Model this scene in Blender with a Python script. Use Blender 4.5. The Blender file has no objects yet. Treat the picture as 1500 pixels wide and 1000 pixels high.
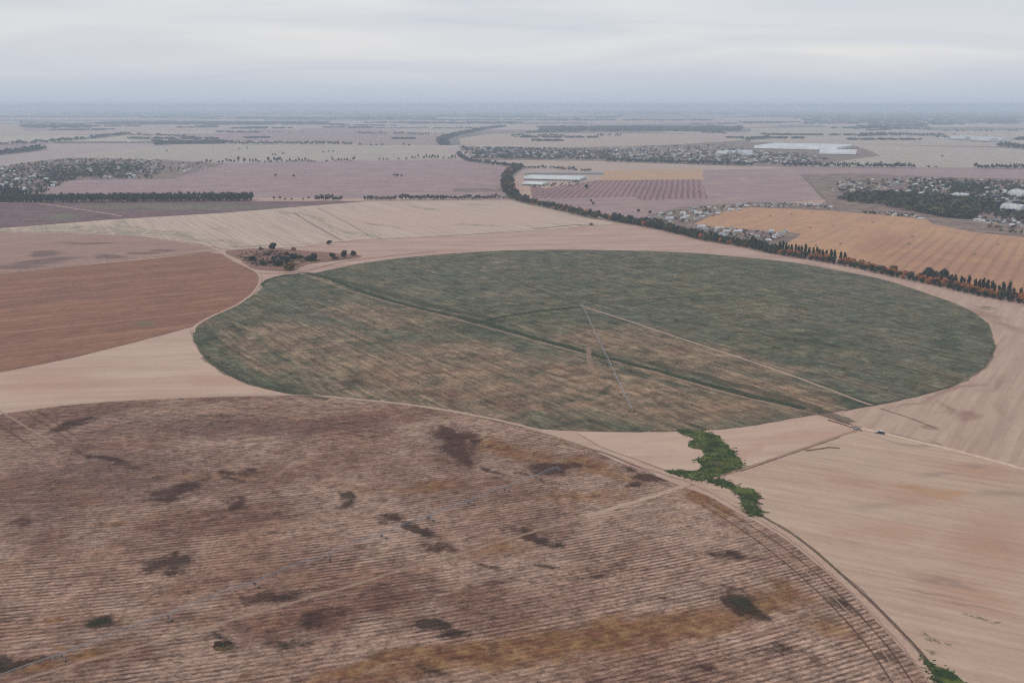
import bpy, bmesh, math, random
import numpy as np
from mathutils import Vector, noise as mnoise
random.seed(7); rs = np.random.RandomState(7)
SC = bpy.context.scene; COL = SC.collection
# ------------------------------------------------------------------ camera
H = 220.0; F = 1300.0; TH = math.atan(346/F)
cam_d = bpy.data.cameras.new('camera'); cam = bpy.data.objects.new('camera', cam_d); COL.objects.link(cam)
cam.location = (0, 0, H); cam.rotation_euler = (math.pi/2-TH, 0, 0)
cam_d.lens = 36*F/1500; cam_d.sensor_width = 36; cam_d.clip_start = 1; cam_d.clip_end = 300000
SC.camera = cam
def G(x, y):
    """photo pixel (1500 x 1000) -> point of the ground plane"""
    dx = x-750; v = 500-y
    dy = F*math.cos(TH)+v*math.sin(TH); dz = -F*math.sin(TH)+v*math.cos(TH)
    t = -H/dz
    return (dx*t, dy*t)
# ------------------------------------------------------------------ light
SC.view_settings.view_transform = 'Standard'; SC.view_settings.look = 'None'
SC.view_settings.exposure = 0.13; SC.view_settings.gamma = 1
SUN_EL, SUN_AZ = math.radians(42), math.radians(235)
wd = bpy.data.worlds.new("World"); SC.world = wd; wd.use_nodes = True
def build_world():
    nt = wd.node_tree; nt.nodes.clear(); N = nt.nodes.new; L = nt.links.new
    out = N('ShaderNodeOutputWorld')
    sky = N('ShaderNodeTexSky'); sky.sky_type = 'NISHITA'; sky.sun_disc = False
    sky.sun_elevation = SUN_EL; sky.sun_rotation = SUN_AZ; sky.air_density = 1.3; sky.dust_density = 2.5
    bs = N('ShaderNodeBackground'); bs.inputs[1].default_value = 0.1; L(sky.outputs[0], bs.inputs[0])
    tc = N('ShaderNodeTexCoord'); sp = N('ShaderNodeSeparateXYZ'); L(tc.outputs['Generated'], sp.inputs[0])
    zc = N('ShaderNodeMath'); zc.operation = 'MAXIMUM'; zc.inputs[1].default_value = 0; L(sp.outputs[2], zc.inputs[0])
    za = N('ShaderNodeMath'); za.operation = 'ADD'; za.inputs[1].default_value = 0.13; L(zc.outputs[0], za.inputs[0])
    dv = []
    for i in (0, 1):
        d = N('ShaderNodeMath'); d.operation = 'DIVIDE'; L(sp.outputs[i], d.inputs[0]); L(za.outputs[0], d.inputs[1]); dv.append(d)
    cb = N('ShaderNodeCombineXYZ'); L(dv[0].outputs[0], cb.inputs[0]); L(dv[1].outputs[0], cb.inputs[1])
    mp = N('ShaderNodeMapping'); mp.inputs['Scale'].default_value = (0.5, 1.0, 1); mp.inputs['Rotation'].default_value = (0, 0, 0.12); L(cb.outputs[0], mp.inputs[0])
    n1 = N('ShaderNodeTexNoise'); n1.inputs['Scale'].default_value = .8; n1.inputs['Detail'].default_value = 6; n1.inputs['Roughness'].default_value = .5; n1.inputs['Distortion'].default_value = 1.2; L(mp.outputs[0], n1.inputs['Vector'])
    cr = N('ShaderNodeValToRGB'); e = cr.color_ramp.elements
    e[0].position = .3; e[0].color = (.525, .555, .62, 1); e[1].position = .7; e[1].color = (.67, .665, .675, 1); L(n1.outputs[0], cr.inputs[0])
    hz = N('ShaderNodeMapRange'); hz.interpolation_type = 'SMOOTHSTEP'; L(zc.outputs[0], hz.inputs[0])
    for i_, q_ in enumerate((.0, .055, 1.0, 0)): hz.inputs[i_+1].default_value = q_
    hm = N('ShaderNodeMix'); hm.data_type = 'RGBA'; L(hz.outputs[0], hm.inputs[0]); L(cr.outputs[0], hm.inputs[6]); hm.inputs[7].default_value = (.445, .505, .60, 1)
    bc = N('ShaderNodeBackground'); bc.inputs[1].default_value = 1.12; L(hm.outputs[2], bc.inputs[0])
    mx = N('ShaderNodeMixShader'); mx.inputs[0].default_value = .88
    L(bs.outputs[0], mx.inputs[1]); L(bc.outputs[0], mx.inputs[2]); L(mx.outputs[0], out.inputs[0])
build_world()
sl = bpy.data.lights.new('sun', 'SUN'); sl.energy = 0.9; sl.angle = math.radians(14); sl.color = (1, .95, .88)
so = bpy.data.objects.new('sun', sl); COL.objects.link(so)
# sky sun_rotation is measured clockwise from +Y
sd = Vector((math.sin(SUN_AZ)*math.cos(SUN_EL), math.cos(SUN_AZ)*math.cos(SUN_EL), math.sin(SUN_EL)))
so.rotation_euler = sd.to_track_quat('Z', 'Y').to_euler(); so.location = (0, 0, 5000)
SC.cycles.use_denoising = False; SC.cycles.use_adaptive_sampling = False; SC.cycles.pixel_filter_type = "BLACKMAN_HARRIS"; SC.cycles.filter_width = 1.2
SC.cycles.volume_bounces = 3; SC.cycles.max_bounces = 6; SC.cycles.transparent_max_bounces = 16
# ------------------------------------------------------------------ helpers
K = (.815, .865, .955)
def S(r, g, b, k=None):
    """surface colour seen as r,g,b (0-255) under this light"""
    k = k or K
    return tuple(min(.9, ((c/255/12.92) if c/255 <= .04045 else ((c/255+.055)/1.055)**2.4)/q) for c, q in zip((r, g, b), k))+(1,)
def tag(o, label=None, cat=None, group=None, kind=None):
    if label: o['label'] = label
    if cat: o['category'] = cat
    if group: o['group'] = group
    if kind: o['kind'] = kind
    return o
def mesh(name, V, Fc, mat=None, smooth=False):
    me = bpy.data.meshes.new(name); me.from_pydata([tuple(v) for v in V], [], Fc)
    for m in (mat if isinstance(mat, (list, tuple)) else [mat]):
        if m: me.materials.append(m)
    if smooth: me.polygons.foreach_set('use_smooth', [True]*len(me.polygons))
    return me
def link(name, me, parent=None, loc=(0, 0, 0), rz=0, s=1):
    o = bpy.data.objects.new(name, me); COL.objects.link(o); o.location = loc; o.rotation_euler[2] = rz
    o.scale = (s, s, s) if not isinstance(s, tuple) else s
    if parent: o.parent = parent
    return o
class MB:
    def __init__(s): s.V = []; s.F = []
    def add(s, V, Fc):
        n = len(s.V); s.V += [tuple(v) for v in V]; s.F += [tuple(i+n for i in f) for f in Fc]; return s
    def box(s, c, d, rz=0, taper=1):
        cs, sn = math.cos(rz), math.sin(rz); V = []
        for z in (-.5, .5):
            t = taper if z > 0 else 1
            for x, y in ((-.5, -.5), (.5, -.5), (.5, .5), (-.5, .5)):
                X, Y = x*d[0]*t, y*d[1]*t
                V.append((c[0]+X*cs-Y*sn, c[1]+X*sn+Y*cs, c[2]+z*d[2]))
        return s.add(V, [(3, 2, 1, 0), (4, 5, 6, 7), (0, 1, 5, 4), (1, 2, 6, 5), (2, 3, 7, 6), (3, 0, 4, 7)])
    def tube(s, a, b, r, r2=None, n=6, cap=True):
        a, b = Vector(a), Vector(b); r2 = r if r2 is None else r2; d = (b-a).normalized()
        u = d.cross(Vector((0, 0, 1)) if abs(d.z) < .9 else Vector((1, 0, 0))).normalized(); w = d.cross(u); V = []
        for p, q in ((a, r), (b, r2)):
            for k in range(n):
                t = 2*math.pi*k/n; V.append(p+(u*math.cos(t)+w*math.sin(t))*q)
        Fc = [(k, (k+1) % n, n+(k+1) % n, n+k) for k in range(n)]
        if cap: Fc += [tuple(range(n))[::-1], tuple(range(n, 2*n))]
        return s.add(V, Fc)
    def build(s, name, mat, parent=None, **k): return link(name, mesh(name, s.V, s.F, mat), parent, **k)
# ------------------------------------------------------------------ node shorthand
class T:
    def __init__(s, name, rough=.95):
        s.m = bpy.data.materials.new(name); s.m.use_nodes = True; s.nt = s.m.node_tree; s.b = s.nt.nodes['Principled BSDF']
        s.b.inputs['Roughness'].default_value = rough; s.b.inputs['Specular IOR Level'].default_value = .15
        s.pos = None
    def n(s, t, **k):
        x = s.nt.nodes.new('ShaderNode'+t)
        for a, v in k.items(): setattr(x, a, v)
        return x
    def lk(s, a, b): s.nt.links.new(a, b)
    def set(s, sock, v):
        if hasattr(v, 'is_output'): s.lk(v, sock)
        else: sock.default_value = v
    def P(s):
        if s.pos is None: s.pos = s.n('NewGeometry').outputs['Position']
        return s.pos
    def map(s, v, loc=(0, 0, 0), rz=0, sc=(1, 1, 1), typ='POINT'):
        m = s.n('Mapping', vector_type=typ); s.lk(v, m.inputs[0]); m.inputs['Location'].default_value = loc
        m.inputs['Rotation'].default_value = (0, 0, rz); m.inputs['Scale'].default_value = sc; return m.outputs[0]
    def noise(s, v, sc, det=3, ro=.55, dist=0):
        m = s.n('TexNoise'); s.lk(v, m.inputs['Vector']); m.inputs['Scale'].default_value = sc; m.inputs['Detail'].default_value = det
        m.inputs['Roughness'].default_value = ro; m.inputs['Distortion'].default_value = dist; return m.outputs[0]
    def streak(s, v, ang, along, across, det=3, ro=.6):
        """noise with features `along` metres long (direction ang, radians) and `across` wide"""
        m = s.map(v, rz=-ang); m = s.map(m, sc=(1/along, 1/across, 1)); return s.noise(m, 1.0, det, ro)
    def ramp(s, f, a, b, lo=0, hi=1):
        m = s.n('MapRange', interpolation_type='SMOOTHSTEP'); s.set(m.inputs[0], f)
        for i, q in enumerate((a, b, lo, hi)): m.inputs[i+1].default_value = q
        return m.outputs[0]
    def math(s, op, a, b=0, c=0):
        m = s.n('Math', operation=op)
        for i, q in enumerate((a, b, c)):
            if not (i == 2 and op != 'MULTIPLY_ADD'): s.set(m.inputs[i], q)
        return m.outputs[0]
    def mix(s, f, a, b):
        m = s.n('Mix', data_type='RGBA'); s.set(m.inputs[0], f); s.set(m.inputs[6], a); s.set(m.inputs[7], b); return m.outputs[2]
    def warp(s, v, sc, amp):
        m = s.n('TexNoise'); s.lk(v, m.inputs['Vector']); m.inputs['Scale'].default_value = sc; m.inputs['Detail'].default_value = 4
        a = s.n('VectorMath', operation='SUBTRACT'); s.lk(m.outputs['Color'], a.inputs[0]); a.inputs[1].default_value = (.5, .5, .5)
        b = s.n('VectorMath', operation='MULTIPLY_ADD'); s.lk(a.outputs[0], b.inputs[0]); b.inputs[1].default_value = (amp, amp, 0); s.lk(v, b.inputs[2])
        return b.outputs[0]
    def blobs(s, v, lst):
        acc = None
        for q in lst:
            x, y, rx, ry = q[:4]; ang = math.radians(q[4]) if len(q) > 4 else 0; st = q[5] if len(q) > 5 else 1
            g = np.array(G(x, y)); e = 1.0
            J = np.stack([(np.array(G(x+e, y))-g)/e, (np.array(G(x, y+e))-g)/e], 1)
            A = np.array([[math.cos(ang), -math.sin(ang)], [math.sin(ang), math.cos(ang)]])@np.diag([rx, ry])
            U, D, _ = np.linalg.svd(J@A)
            mp = s.map(v, loc=(g[0], g[1], 0), rz=math.atan2(U[1, 0], U[0, 0]), sc=(D[0], D[1], 1000), typ='TEXTURE')
            gr = s.n('TexGradient', gradient_type='SPHERICAL'); s.lk(mp, gr.inputs[0]); o = gr.outputs[1]
            if st != 1: o = s.math('MULTIPLY', o, st)
            acc = o if acc is None else s.math('MAXIMUM', acc, o)
        return acc
    def rows(s, v, ang, period, jit=.25):
        """0..1 stripes running along direction ang"""
        m = s.map(v, rz=-ang); x = s.n('SeparateXYZ'); s.lk(m, x.inputs[0])
        j = s.streak(v, ang, period*14, period*1.1, 2)
        a = s.math('MULTIPLY', x.outputs[1], 2*math.pi/period); a = s.math('ADD', a, s.math('MULTIPLY', j, jit*2*math.pi*2))
        return s.math('MULTIPLY_ADD', s.math('SINE', a), .5, .5)
    def mottle(s, c, v, sc, dark=.5, light=.3, d=.55, l=1.45, w=.09, off=0):
        """crumb, tuft and clod contrast at every scale from 1/sc metres down"""
        n = s.noise(s.map(v, loc=(off, off*.7, 0)), sc, 9, .86)
        k = s.n('VectorMath', operation='MULTIPLY'); s.set(k.inputs[0], c); k.inputs[1].default_value = (d, d*.96, d*.94)
        h = s.n('VectorMath', operation='MULTIPLY'); s.set(h.inputs[0], c); h.inputs[1].default_value = (l, l, l*.99)
        c2 = s.mix(s.math('MULTIPLY', s.ramp(n, .5, .5-w), dark), c, k.outputs[0])
        return s.mix(s.math('MULTIPLY', s.ramp(n, .5, .5+w), light), c2, h.outputs[0])
    def col(s, c): s.set(s.b.inputs['Base Color'], c); return s
    def bump(s, h, st=.5, dist=.3):
        b = s.n('Bump'); b.inputs['Strength'].default_value = st; b.inputs['Distance'].default_value = dist; s.lk(h, b.inputs['Height']); s.lk(b.outputs[0], s.b.inputs['Normal'])
    def alpha(s, f):
        s.set(s.b.inputs['Alpha'], f)
def gdir(x0, y0, x1, y1):
    a, b = G(x0, y0), G(x1, y1); return math.atan2(b[1]-a[1], b[0]-a[0])
# ------------------------------------------------------------------ ground geometry
def catmull(P, closed=False, step=8.0):
    P = [np.array(p, float) for p in P]; n = len(P); out = []
    rng = range(n if closed else n-1)
    for i in rng:
        g = (lambda k: P[k % n]) if closed else (lambda k: P[min(max(k, 0), n-1)])
        p0, p1, p2, p3 = g(i-1), g(i), g(i+1), g(i+2)
        d = np.linalg.norm(p2-p1); m = max(1, min(160, int(d/step)))
        def tt(a, b): return max(1e-6, np.linalg.norm(b-a))**.5
        t0 = 0; t1 = tt(p0, p1) if not np.allclose(p0, p1) else 1e-3; t2 = t1+tt(p1, p2); t3 = t2+(tt(p2, p3) if not np.allclose(p2, p3) else 1e-3)
        for k in range(m):
            t = t1+(t2-t1)*k/m
            A1 = (t1-t)/(t1-t0)*p0+(t-t0)/(t1-t0)*p1; A2 = (t2-t)/(t2-t1)*p1+(t-t1)/(t2-t1)*p2; A3 = (t3-t)/(t3-t2)*p2+(t-t2)/(t3-t2)*p3
            B1 = (t2-t)/(t2-t0)*A1+(t-t0)/(t2-t0)*A2; B2 = (t3-t)/(t3-t1)*A2+(t-t1)/(t3-t1)*A3
            out.append((t2-t)/(t2-t1)*B1+(t-t1)/(t2-t1)*B2)
    if not closed: out.append(P[-1])
    return out
ZL = [0.0]
def nextz(dz=.006): ZL[0] += dz; return ZL[0]
def field(name, px, mat, smooth=True, jit=1.0, step=8, z=None, ground_pts=False):
    P = px if ground_pts else [G(*p) for p in px]
    Q = catmull(P, True, step) if smooth else []
    if not smooth:
        for i, p in enumerate(P):
            q = P[(i+1) % len(P)]; d = math.dist(p, q); m = max(1, min(120, int(d/step/2)))
            for k in range(m): Q.append(np.array(p)*(1-k/m)+np.array(q)*k/m)
    z = nextz() if z is None else z
    bm = bmesh.new(); vs = []
    for q in Q:
        j = mnoise.noise_vector(Vector((q[0]*.11, q[1]*.11, 3.3)))*jit + mnoise.noise_vector(Vector((q[0]*.013, q[1]*.013, 3.3)))*jit*1.6
        vs.append(bm.verts.new((q[0]+j.x, q[1]+j.y, z)))
    f = bm.faces.new(vs); bmesh.ops.triangulate(bm, faces=[f]); bmesh.ops.recalc_face_normals(bm, faces=bm.faces)
    if sum(f.normal.z for f in bm.faces) < 0: bmesh.ops.reverse_faces(bm, faces=bm.faces)
    me = bpy.data.meshes.new(name); bm.to_mesh(me); bm.free(); me.materials.append(mat)
    return tag(link(name, me), kind='structure')
def ribbon(name, px, w, mat, z=None, step=6, jit=.3, kind='structure', w2=None):
    Q = catmull([G(*p) for p in px], False, step); z = nextz() if z is None else z
    V, Fc, uv = [], [], []; L = 0
    for i, q in enumerate(Q):
        a = Q[max(0, i-1)]; b = Q[min(len(Q)-1, i+1)]; d = (b-a)/max(1e-6, np.linalg.norm(b-a)); nrm = np.array((-d[1], d[0]))
        if i: L += np.linalg.norm(q-Q[i-1])
        j = mnoise.noise(Vector((q[0]*.06, q[1]*.06, 1)))*jit
        ww = w+((w2-w)*i/(len(Q)-1) if w2 is not None else 0)
        for s_ in (-.5, .5): p = q+nrm*(s_*ww+j); V.append((p[0], p[1], z)); uv.append((L, s_+.5))
        if i: Fc.append((2*i-2, 2*i-1, 2*i+1, 2*i)[::-1])
    me = mesh(name, V, Fc, mat); ul = me.uv_layers.new(name='uv')
    for lp in me.loops: ul.data[lp.index].uv = uv[lp.vertex_index]
    return tag(link(name, me), kind=kind)
def strip_mat(name, c1, c2, a=.9, tracks=False, rag=.5, sc=.12):
    t = T(name); P = t.P(); uv = t.n('UVMap').outputs[0]; x = t.n('SeparateXYZ'); t.lk(uv, x.inputs[0])
    v = t.math('ABSOLUTE', t.math('MULTIPLY_ADD', x.outputs[1], 2, -1))
    e = t.math('SUBTRACT', 1, v)
    n = t.noise(P, sc, 5, .65)
    al = t.math('MULTIPLY', t.ramp(t.math('ADD', e, t.math('MULTIPLY_ADD', n, 2*rag, -rag)), .02, .5), a)
    t.alpha(al)
    c = t.mix(t.ramp(t.noise(P, sc*2.5, 4), .35, .65), c1, c2)
    if tracks:
        tr = t.ramp(t.math('ABSOLUTE', t.math('SUBTRACT', v, .5)), .05, .3); c = t.mix(t.math('MULTIPLY', tr, .45), c, c2)
    t.col(c); return t.m
# ------------------------------------------------------------------ ground sheet
ROWA = .29          # main direction of the furrows in the near field
def m_ground():
    t = T('open_farmland'); P = t.P()
    q = t.warp(P, .0006, 500); q = t.map(q, rz=.12, sc=(.00042, .0011, 1))
    vo = t.n('TexVoronoi', feature='F1'); t.lk(q, vo.inputs['Vector']); vo.inputs['Scale'].default_value = 1
    x = t.n('SeparateColor'); t.lk(vo.outputs['Color'], x.inputs[0])
    far = t.mix(t.ramp(x.outputs[0], .45, .55), S(152, 142, 143), S(164, 156, 148))
    far = t.mix(t.ramp(x.outputs[1], .74, .78), far, S(128, 104, 108))
    far = t.mix(t.ramp(x.outputs[2], .80, .82), far, S(98, 100, 92))
    near = t.mix(t.ramp(t.streak(P, .15, 160, 30, 4), .35, .68), S(171, 150, 141), S(158, 131, 123))
    sp = t.n('SeparateXYZ'); t.lk(P, sp.inputs[0])
    c = t.mix(t.ramp(sp.outputs[1], 2600, 3400), near, far)
    c = t.mix(t.math('MULTIPLY', t.ramp(t.streak(P, .1, 60, 16, 6, .8), .5, .66), .4), c, S(140, 116, 108))
    c = t.mix(t.math('MULTIPLY', t.ramp(t.noise(P, .02, 6, .65), .4, .75), .35), c, S(150, 128, 120)); t.col(c)
    return t.m
def ground():
    R = 90000.0; bm = bmesh.new(); ns = [-R, -30000, -12000, -6000, -3000, -1000, 0, 1000, 3000, 6000, 12000, 30000, R]
    g = [[bm.verts.new((x, y, 0)) for x in ns] for y in ns]
    for i in range(len(ns)-1):
        for j in range(len(ns)-1): bm.faces.new((g[i][j], g[i][j+1], g[i+1][j+1], g[i+1][j]))
    me = bpy.data.meshes.new('ground'); bm.to_mesh(me); bm.free(); me.materials.append(m_ground()); tag(link('ground', me), kind='structure')
ground()
# ------------------------------------------------------------------ field materials
def simple(name, c1, c2, ang=.1, al=120, ac=14, rowp=0, rows=0.0, c3=None, speck=.25, blobs=None, bl_c=None, warp=(.02, 40), noise_sc=.012, rowj=.25):
    t = T(name); P = t.P()
    c = t.mix(t.ramp(t.streak(P, ang, al, ac, 4), .33, .67), c1, c2)
    c = t.mix(t.ramp(t.noise(P, noise_sc, 5, .6), .42, .7), c, c3 or c2)
    if blobs:
        q = t.warp(P, *warp)
        for bl, bc, fac in blobs:
            c = t.mix(t.math('MULTIPLY', t.ramp(t.blobs(q, bl), .05, .5), fac), c, bc)
    c = t.mix(t.math('MULTIPLY', t.ramp(t.noise(P, .03, 7, .8), .48, .68), .32), c, tuple(v*.62 for v in c2[:3])+(1,))
    if rowp: c = t.mix(t.math('MULTIPLY', t.math('MULTIPLY', t.rows(P, ang, rowp, rowj), t.ramp(t.noise(P, .03, 3), .2, .7, .5, 1)), rows), c, tuple(v*.62 for v in c1[:3])+(1,))
    if speck:
        c = t.mix(t.math('MULTIPLY', t.ramp(t.noise(P, .35, 3, .7), .45, .75), speck), c, tuple(v*.6 for v in c1[:3])+(1,))
    c = t.mottle(c, t.map(t.map(P, rz=-ang), sc=(.35, 1, 1)), .02, .35, .25, d=.75, l=1.2)
    t.col(c); return t.m

# --- far fields -------------------------------------------------------------
M_mauve = simple('mauve_stubble', S(144, 124, 128), S(134, 115, 121), .05, 500, 30, c3=S(150, 132, 130), speck=.2)
M_pale = simple('pale_stubble', S(158, 150, 143), S(147, 140, 136), .05, 600, 40, c3=S(165, 156, 146), speck=.15)
M_pink = simple('pink_stubble', S(166, 150, 140), S(156, 140, 133), .05, 600, 40, speck=.15)
M_weeds = simple('weedy_fallow', S(106, 86, 92), S(94, 80, 84), .0, 200, 14, c3=S(104, 104, 90), speck=.5, noise_sc=.01)
M_scrub = simple('village_plots', S(120, 104, 102), S(96, 82, 84), .1, 60, 12, c3=S(144, 130, 114), speck=.6, noise_sc=.03)
far_fields = [
    ('pale_strip_field', [(-200, 181), (60, 184), (150, 186), (330, 178), (340, 183), (200, 194), (60, 199), (-200, 205)], M_pink),
    ('far_mauve_field', [(-250, 212), (0, 208), (70, 214), (10, 226), (-250, 236)], M_mauve),
    ('far_mauve_field', [(190, 205), (330, 195), (420, 186), (640, 190), (662, 198), (648, 213), (330, 210)], M_mauve),
    ('far_pale_field', [(380, 177), (640, 180), (700, 186), (660, 196), (520, 188), (390, 187)], M_pale),
    ('pale_green_field', [(-200, 258), (0, 241), (100, 229), (200, 216), (330, 211), (645, 214), (670, 232), (520, 234), (330, 238), (240, 240), (90, 234)], M_pale),
    ('mauve_field', [(46, 291), (96, 264), (230, 262), (250, 243), (400, 237), (520, 236), (668, 234), (690, 237), (748, 246), (741, 262), (752, 292), (600, 291), (380, 290)], M_mauve),
    ('far_pink_field', [(675, 212), (672, 203), (720, 196), (880, 195), (1120, 197), (1090, 206), (940, 214), (830, 216), (750, 213)], M_pink),
    ('far_pale_field', [(760, 176), (900, 174), (1000, 176), (1050, 180), (900, 184), (780, 186), (735, 184)], M_pink),
    ('far_pale_field', [(1040, 175), (1110, 172), (1240, 173), (1190, 180), (1100, 187), (1030, 182)], M_pink),
    ('far_pale_field', [(1100, 188), (1250, 186), (1390, 192), (1600, 190), (1600, 216), (1420, 214), (1260, 212), (1100, 208)], M_pale),
    ('far_pale_field', [(1210, 228), (1260, 212), (1420, 216), (1640, 218), (1640, 246), (1340, 245), (1180, 243)], M_pale),
    ('mauve_field', [(1030, 246), (1165, 246), (1340, 247), (1640, 248), (1640, 266), (1400, 261), (1250, 255), (1176, 256), (1207, 292), (1120, 299), (1000, 305), (930, 320), (830, 303), (780, 296), (790, 282), (1028, 290)], M_mauve),
    ('mauve_field', [(750, 243), (740, 233), (880, 235), (1050, 242), (1160, 246), (1030, 249), (860, 249), (790, 242)], M_pink),
    ('pale_plot', [(765, 258), (775, 247), (840, 249), (885, 250), (880, 264), (840, 270), (770, 272)], M_pink),
]
for n_, p_, m_ in far_fields: field(n_, p_, m_, smooth=False, jit=3, step=40)
def m_vine():
    t = T('vineyard_rows'); P = t.P(); a = gdir(935, 292, 950, 263)
    c = t.mix(t.ramp(t.noise(P, .006, 4), .4, .65), S(140, 112, 112), S(128, 102, 106))
    r = t.ramp(t.rows(t.warp(P, .01, 14), a, 15, .2), .3, .85); c = t.mix(t.math('MULTIPLY', t.math('MULTIPLY', r, t.ramp(t.noise(P, .01, 3), .2, .6, .4, 1)), .7), c, S(88, 68, 76)); t.col(c); return t.m
field('striped_field', [(776, 272), (800, 276), (850, 268), (885, 263), (1028, 263), (1036, 290), (940, 294), (926, 288), (860, 290), (778, 291)], m_vine(), smooth=False, jit=4, step=30)
field('ochre_plot', [(884, 250), (1030, 248), (1028, 263), (880, 264)], simple('ochre_stubble', S(172, 142, 116), S(164, 136, 114), .1, 300, 20, speck=.1), smooth=False, jit=3, step=30)
field('fallow_strip', [(664, 276), (748, 275), (750, 281), (664, 281)], M_scrub, smooth=False, jit=2, step=30)
# thin pale and mauve strips of the far plain
fs_ = random.Random(12)
for k_ in range(34):
    y_ = 165+46*fs_.random()**1.5; x_ = fs_.uniform(-100, 1450); w_ = fs_.uniform(60, 300); h_ = (y_-158)*fs_.uniform(.05, .13); t_ = fs_.uniform(-.008, .008)*w_
    if 640 < x_+w_ and x_ < 760 and y_ > 188: continue
    field('far_field_strip', [(x_, y_), (x_+w_, y_+t_), (x_+w_+h_*6, y_+h_+t_), (x_+h_*3, y_+h_)], fs_.choice((M_pink, M_pale, M_mauve, M_pink, M_weeds)), smooth=False, jit=3, step=120)
# village ground
field('village_ground', [(1172, 256), (1250, 254), (1400, 260), (1640, 265), (1640, 352), (1500, 349), (1425, 341), (1366, 330), (1300, 318), (1218, 310), (1207, 292)], M_scrub, smooth=False, jit=3)
field('village_ground', [(925, 322), (1000, 303), (1120, 296), (1220, 300), (1240, 312), (1100, 305), (1052, 322), (1018, 329), (1050, 333), (1176, 343), (1148, 362), (1080, 352), (1000, 340)], M_scrub, smooth=False, jit=2)
field('village_ground', [(-250, 262), (0, 243), (100, 231), (240, 234), (330, 240), (250, 262), (96, 264), (46, 289), (-250, 292)], M_scrub, smooth=False, jit=6, step=30)
field('village_ground', [(672, 214), (830, 216), (930, 214), (1100, 208), (1255, 214), (1290, 228), (1180, 243), (1040, 242), (880, 236), (700, 234)], M_scrub, smooth=False, jit=8, step=50)
# big ochre field on the right
def m_ochre():
    t = T('ochre_stubble_rows'); P = t.P(); a = gdir(1330, 395, 1390, 345)
    c = t.mix(t.ramp(t.streak(P, a, 260, 12, 4), .35, .66), S(169, 134, 108), S(157, 126, 106))
    q = t.warp(P, .01, 50)
    c = t.mix(t.math('MULTIPLY', t.ramp(t.blobs(q, [(1420, 395, 170, 55, 10), (1300, 360, 60, 30)]), .0, .6), .7), c, S(152, 114, 96))
    c = t.mix(t.math('MULTIPLY', t.ramp(t.noise(P, .015, 5), .45, .7), .35), c, S(184, 146, 104))
    reg = t.ramp(t.blobs(q, [(1440, 385, 230, 62, 8)]), .05, .5)
    r = t.ramp(t.rows(P, a, 17, .12), .55, .9); c = t.mix(t.math('MULTIPLY', t.math('MULTIPLY', r, reg), .3), c, S(108, 84, 74))
    c = t.mix(t.math('MULTIPLY', t.ramp(t.noise(P, .3, 3, .7), .5, .75), .3), c, S(120, 88, 66)); c = t.mottle(c, P, .05, .35, .25, d=.7, l=1.2); t.col(c); return t.m
field('ochre_field', [(1016, 328), (1050, 313), (1075, 306), (1101, 304), (1218, 309), (1311, 317), (1356, 321), (1368, 329), (1425, 340), (1500, 348), (1640, 358), (1640, 460), (1500, 436), (1440, 424), (1380, 411), (1300, 394), (1230, 378), (1147, 360), (1174, 343), (1120, 337), (1050, 333)], m_ochre(), smooth=False, jit=1.2)
# left weeds, pale and mauve fields
def m_weed2():
    t = T('dark_weedy_fallow'); P = t.P()
    c = t.mix(t.ramp(t.streak(P, .05, 120, 12, 5), .35, .65), S(112, 88, 92), S(96, 78, 84))
    q = t.warp(P, .01, 60)
    c = t.mix(t.ramp(t.blobs(q, [(260, 303, 220, 7, 0), (90, 318, 40, 6)]), 0, .7), c, S(100, 98, 88))
    c = t.mix(t.math('MULTIPLY', t.ramp(t.noise(P, .05, 5, .7), .5, .68), .6), c, S(72, 64, 68))
    c = t.mix(t.math('MULTIPLY', t.ramp(t.streak(P, .2, 60, 6, 3), .6, .75), .5), c, S(150, 126, 120)); c = t.mottle(c, t.map(P, sc=(.3, 1, 1)), .03, .6, .4, d=.6, l=1.5); t.col(c); return t.m
field('weedy_fallow', [(-250, 302), (0, 298), (230, 296), (370, 295), (470, 295), (540, 295), (450, 303), (330, 312), (160, 322), (0, 334), (-250, 350)], m_weed2(), smooth=False)
a5 = gdir(220, 322, 262, 352)
def m_pale5():
    t = T('pale_stubble_rows'); P = t.P()
    c = t.mix(t.ramp(t.streak(P, a5, 200, 8, 4), .35, .66), S(178, 163, 152), S(162, 145, 138))
    c = t.mix(t.math('MULTIPLY', t.rows(P, a5, 11, .15), .16), c, S(140, 124, 118))
    q = t.warp(P, .012, 70)
    c = t.mix(t.math('MULTIPLY', t.ramp(t.blobs(q, [(620, 320, 200, 22), (760, 315, 80, 20)]), 0, .7), .7), c, S(174, 152, 143))
    c = t.mix(t.math('MULTIPLY', t.ramp(t.streak(P, .1, 70, 14, 5), .58, .72), .5), c, S(142, 120, 110))
    gr = [(160, 338, 170, 7, 3), (185, 333, 30, 12, 30), (60, 338, 90, 7, 0), (270, 347, 120, 3, 6), (310, 358, 30, 3, 30), (370, 360, 35, 3, 0), (455, 318, 26, 4, 20), (430, 312, 30, 3, 0), (475, 328, 45, 3, 28), (540, 345, 60, 3, 12), (620, 305, 30, 2, 10), (700, 300, 30, 2), (560, 330, 40, 2, 10), (700, 330, 40, 2, 0), (860, 331, 50, 2, 0)]
    g = t.math('MULTIPLY', t.ramp(t.blobs(q, gr), .05, .45), t.ramp(t.noise(P, .05, 6, .8), .42, .6))
    c = t.mix(t.math('MULTIPLY', g, .75), c, S(106, 114, 92)); t.col(c); return t.m
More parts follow.
